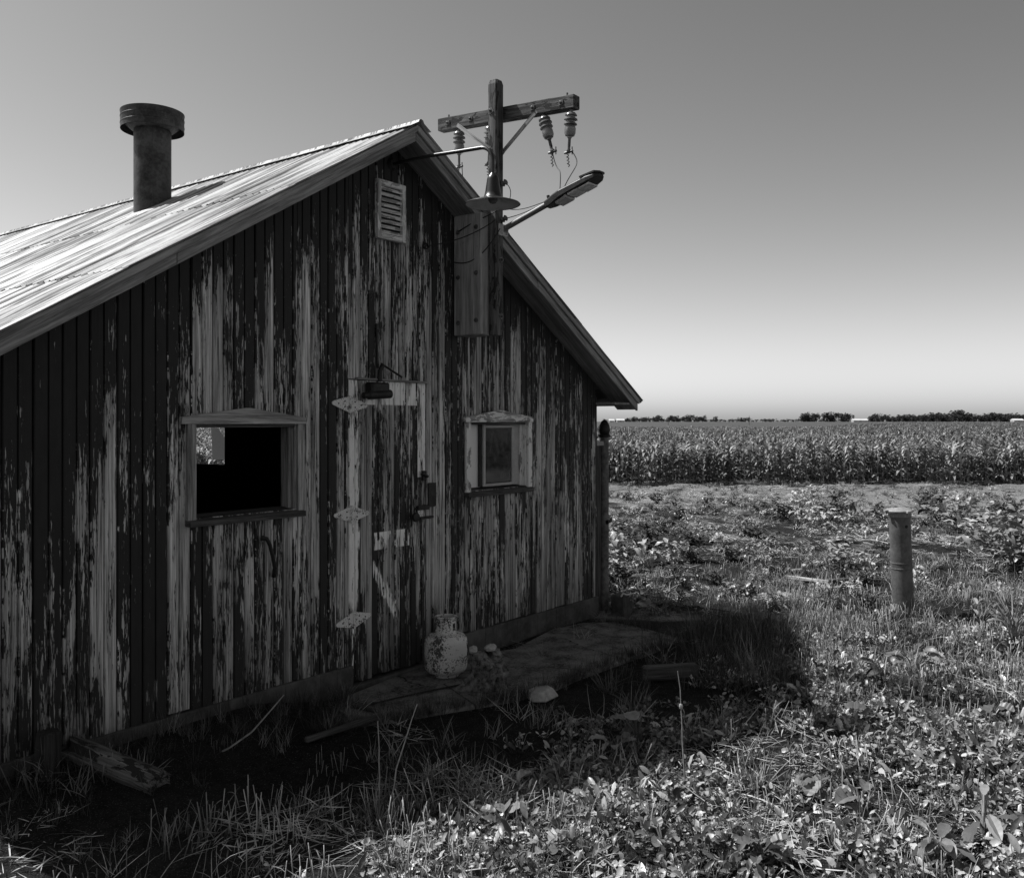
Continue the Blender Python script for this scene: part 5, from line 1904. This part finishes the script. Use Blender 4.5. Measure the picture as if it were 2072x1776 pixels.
# ------------------------------------------------------------------ horizon: trees, sheds, poles
def tree_protos():
    res = []
    for sd in range(5):
        r = random.Random(500 + sd)
        tr = MB()
        tr.tube([(0, 0, -.3), (.1, 0, 1.6), (0, .1, 3.4), (0, 0, 5.5)], [.28, .22, .15, .05], 6, False)
        limbs = []
        for k in range(6):
            d = rdir(r, 20, 60); b = Vector((0, 0, r.uniform(1.6, 4)))
            tr.tube([b, b + d * 1.2, b + d * 2.3 + Vector((0, 0, .2))], [.11, .07, .03], 5, False)
        cr = MB()
        wid = r.uniform(.95, 1.4)
        blobs = [(Vector((r.gauss(0, 1.3) * wid, r.gauss(0, 1.3) * wid, r.uniform(.9, 6.4))), r.uniform(1.0, 1.9)) for _ in range(19)]
        for c, rad in blobs:
            for k in range(46):
                d = rdir(r, -90, 90)
                p = c + d * rad * r.uniform(.5, 1.05)
                q = r.uniform(.22, .5)
                e = rdir(r, -90, 90); g = e.cross(rdir(r, -90, 90)).normalized()
                o = len(cr.v)
                cr.v += [p - e * q, p + g * q * .7, p + e * q, p - g * q * .7]
                cr.f.append((o, o + 1, o + 2, o + 3))
        t = proto('trunk', tr, 'tree').data; c_ = proto('crown', cr, 'tree').data
        res.append((t, c_))
    return res


TP = tree_protos()


def far_tree(u, Z, h, sd, label, group, wide=1.0):
    L = (u - CX) / FPX * Z
    x, y = cam_polar(Z, L)
    z = float(gz(x, y))
    root = thing('tree', (x, y, z), label, 'tree', group)
    t, c = TP[sd % 5]
    s = h / 7.6
    root.scale = (s * wide, s * wide, s)
    root.rotation_euler = (0, 0, (sd * 1.7) % 6.28)
    for nm, me in (('trunk', t), ('crown', c)):
        o = bpy.data.objects.new(nm, me)
        COL.objects.link(o)
        o.parent = root


k = 0
for u in range(1268, 1425, 6):
    if 1345 < u < 1352:
        continue
    far_tree(u + rnd.uniform(-3, 3), 850 + rnd.uniform(-30, 30), (5.6 if u > 1300 else 5.0) * rnd.uniform(.6, 1.25), k, 'dark tree in the left-hand row on the horizon beside the barn', 'left tree row on the horizon', 1.2); k += 1
far_tree(1448, 820, 5.0, k, 'lone small tree on the horizon between two tree rows', None); k += 1
for u in (1500, 1508, 1515):
    far_tree(u, 880, 4.2, k, 'low tree in the sparse group right of the lone tree on the horizon', 'sparse middle trees on the horizon', 1.2); k += 1
for u, h in ((1626, 8.0), (1634, 8.6), (1644, 8.2), (1652, 7.6)):
    far_tree(u, 850, h, k, 'round dark tree in the left pair of the middle grove on the horizon', 'left part of the middle grove', 1.1); k += 1
for u, h in ((1672, 8.6), (1680, 9.0), (1688, 8.8), (1703, 8.0), (1710, 8.4), (1718, 7.4)):
    far_tree(u, 850, h, k, 'round dark tree in the right pair of the middle grove on the horizon', 'right part of the middle grove', 1.1); k += 1
for u in range(1766, 1846, 7):
    far_tree(u + rnd.uniform(-3, 3), 850 + rnd.uniform(-20, 20), 7.0 * rnd.uniform(.65, 1.15), k, 'dark tree behind the long white shed on the horizon', 'trees behind the white shed', 1.2); k += 1
for u in range(1846, 2150, 8):
    far_tree(u + rnd.uniform(-4, 4), 800 + rnd.uniform(-25, 25), (9.3 if 1930 < u < 1960 else 7.2) * rnd.uniform(.75, 1.15), k, 'dark tree in the long right-hand wood on the horizon', 'right-hand wood on the horizon', 1.35); k += 1


for u in range(1228, 2150, 8):
    far_tree(u + rnd.uniform(-3, 3), 930 + rnd.uniform(-20, 20), rnd.uniform(1.6, 3.2), k, 'low dark bush in the thin hedge line along the whole horizon', 'hedge line along the horizon', 1.9); k += 1


def shed(u, Z, w, hgt, label, d=6.0):
    L = (u - CX) / FPX * Z
    x, y = cam_polar(Z, L)
    z = float(gz(x, y))
    o_ = Vector((x, y, z))
    root = thing('farm_shed', o_, label, 'shed')
    R3 = RT; F3 = FW

    def P(a, b, c):
        return o_ + R3 * a + F3 * b + Vector((0, 0, c))
    mb = MB()
    mb.prism([P(-w / 2, 0, -.5), P(w / 2, 0, -.5), P(w / 2, 0, hgt), P(-w / 2, 0, hgt)], F3 * d)
    mb.build('wall', 'whitewall', root, o_)
    mr = MB()
    mr.prism([P(-w / 2 - .3, -.4, hgt - .1), P(-w / 2 - .3, d / 2, hgt + d * .22), P(-w / 2 - .3, d + .4, hgt - .1)], R3 * (w + .6))
    mr.build('roof', 'whitewall', root, o_)
    md = MB()
    md.prism([P(-w * .1, -.05, 0), P(w * .1, -.05, 0), P(w * .1, -.05, hgt * .7), P(-w * .1, -.05, hgt * .7)], F3 * .1)
    md.build('door', 'greyroof', root, o_)


shed(1256, 780, 6, 1.5, 'small white shed on the horizon nearest the barn corner')
shed(1238, 780, 4, 1.2, 'tiny white shed on the horizon just beside the barn corner')
shed(1742, 780, 12, 1.3, 'long low white shed on the horizon left of the right-hand wood')
shed(2062, 760, 8, 1.2, 'white shed on the horizon at the right edge')
for u, Z in ((1516, 420), (1352, 430)):
    L = (u - CX) / FPX * Z
    x, y = cam_polar(Z, L)
    z = float(gz(x, y))
    tag(MB().tube([(x, y, z - .3), (x, y, z + 4.2)], .11, 6).build('utility_pole', 'darkwood', None, (x, y, z), grain=(0, 0, 1)), 'distant thin utility pole in the field, %s' % ('right of the lone tree' if u > 1450 else 'left of the lone tree'), 'utility pole')

bpy.context.view_layer.update()
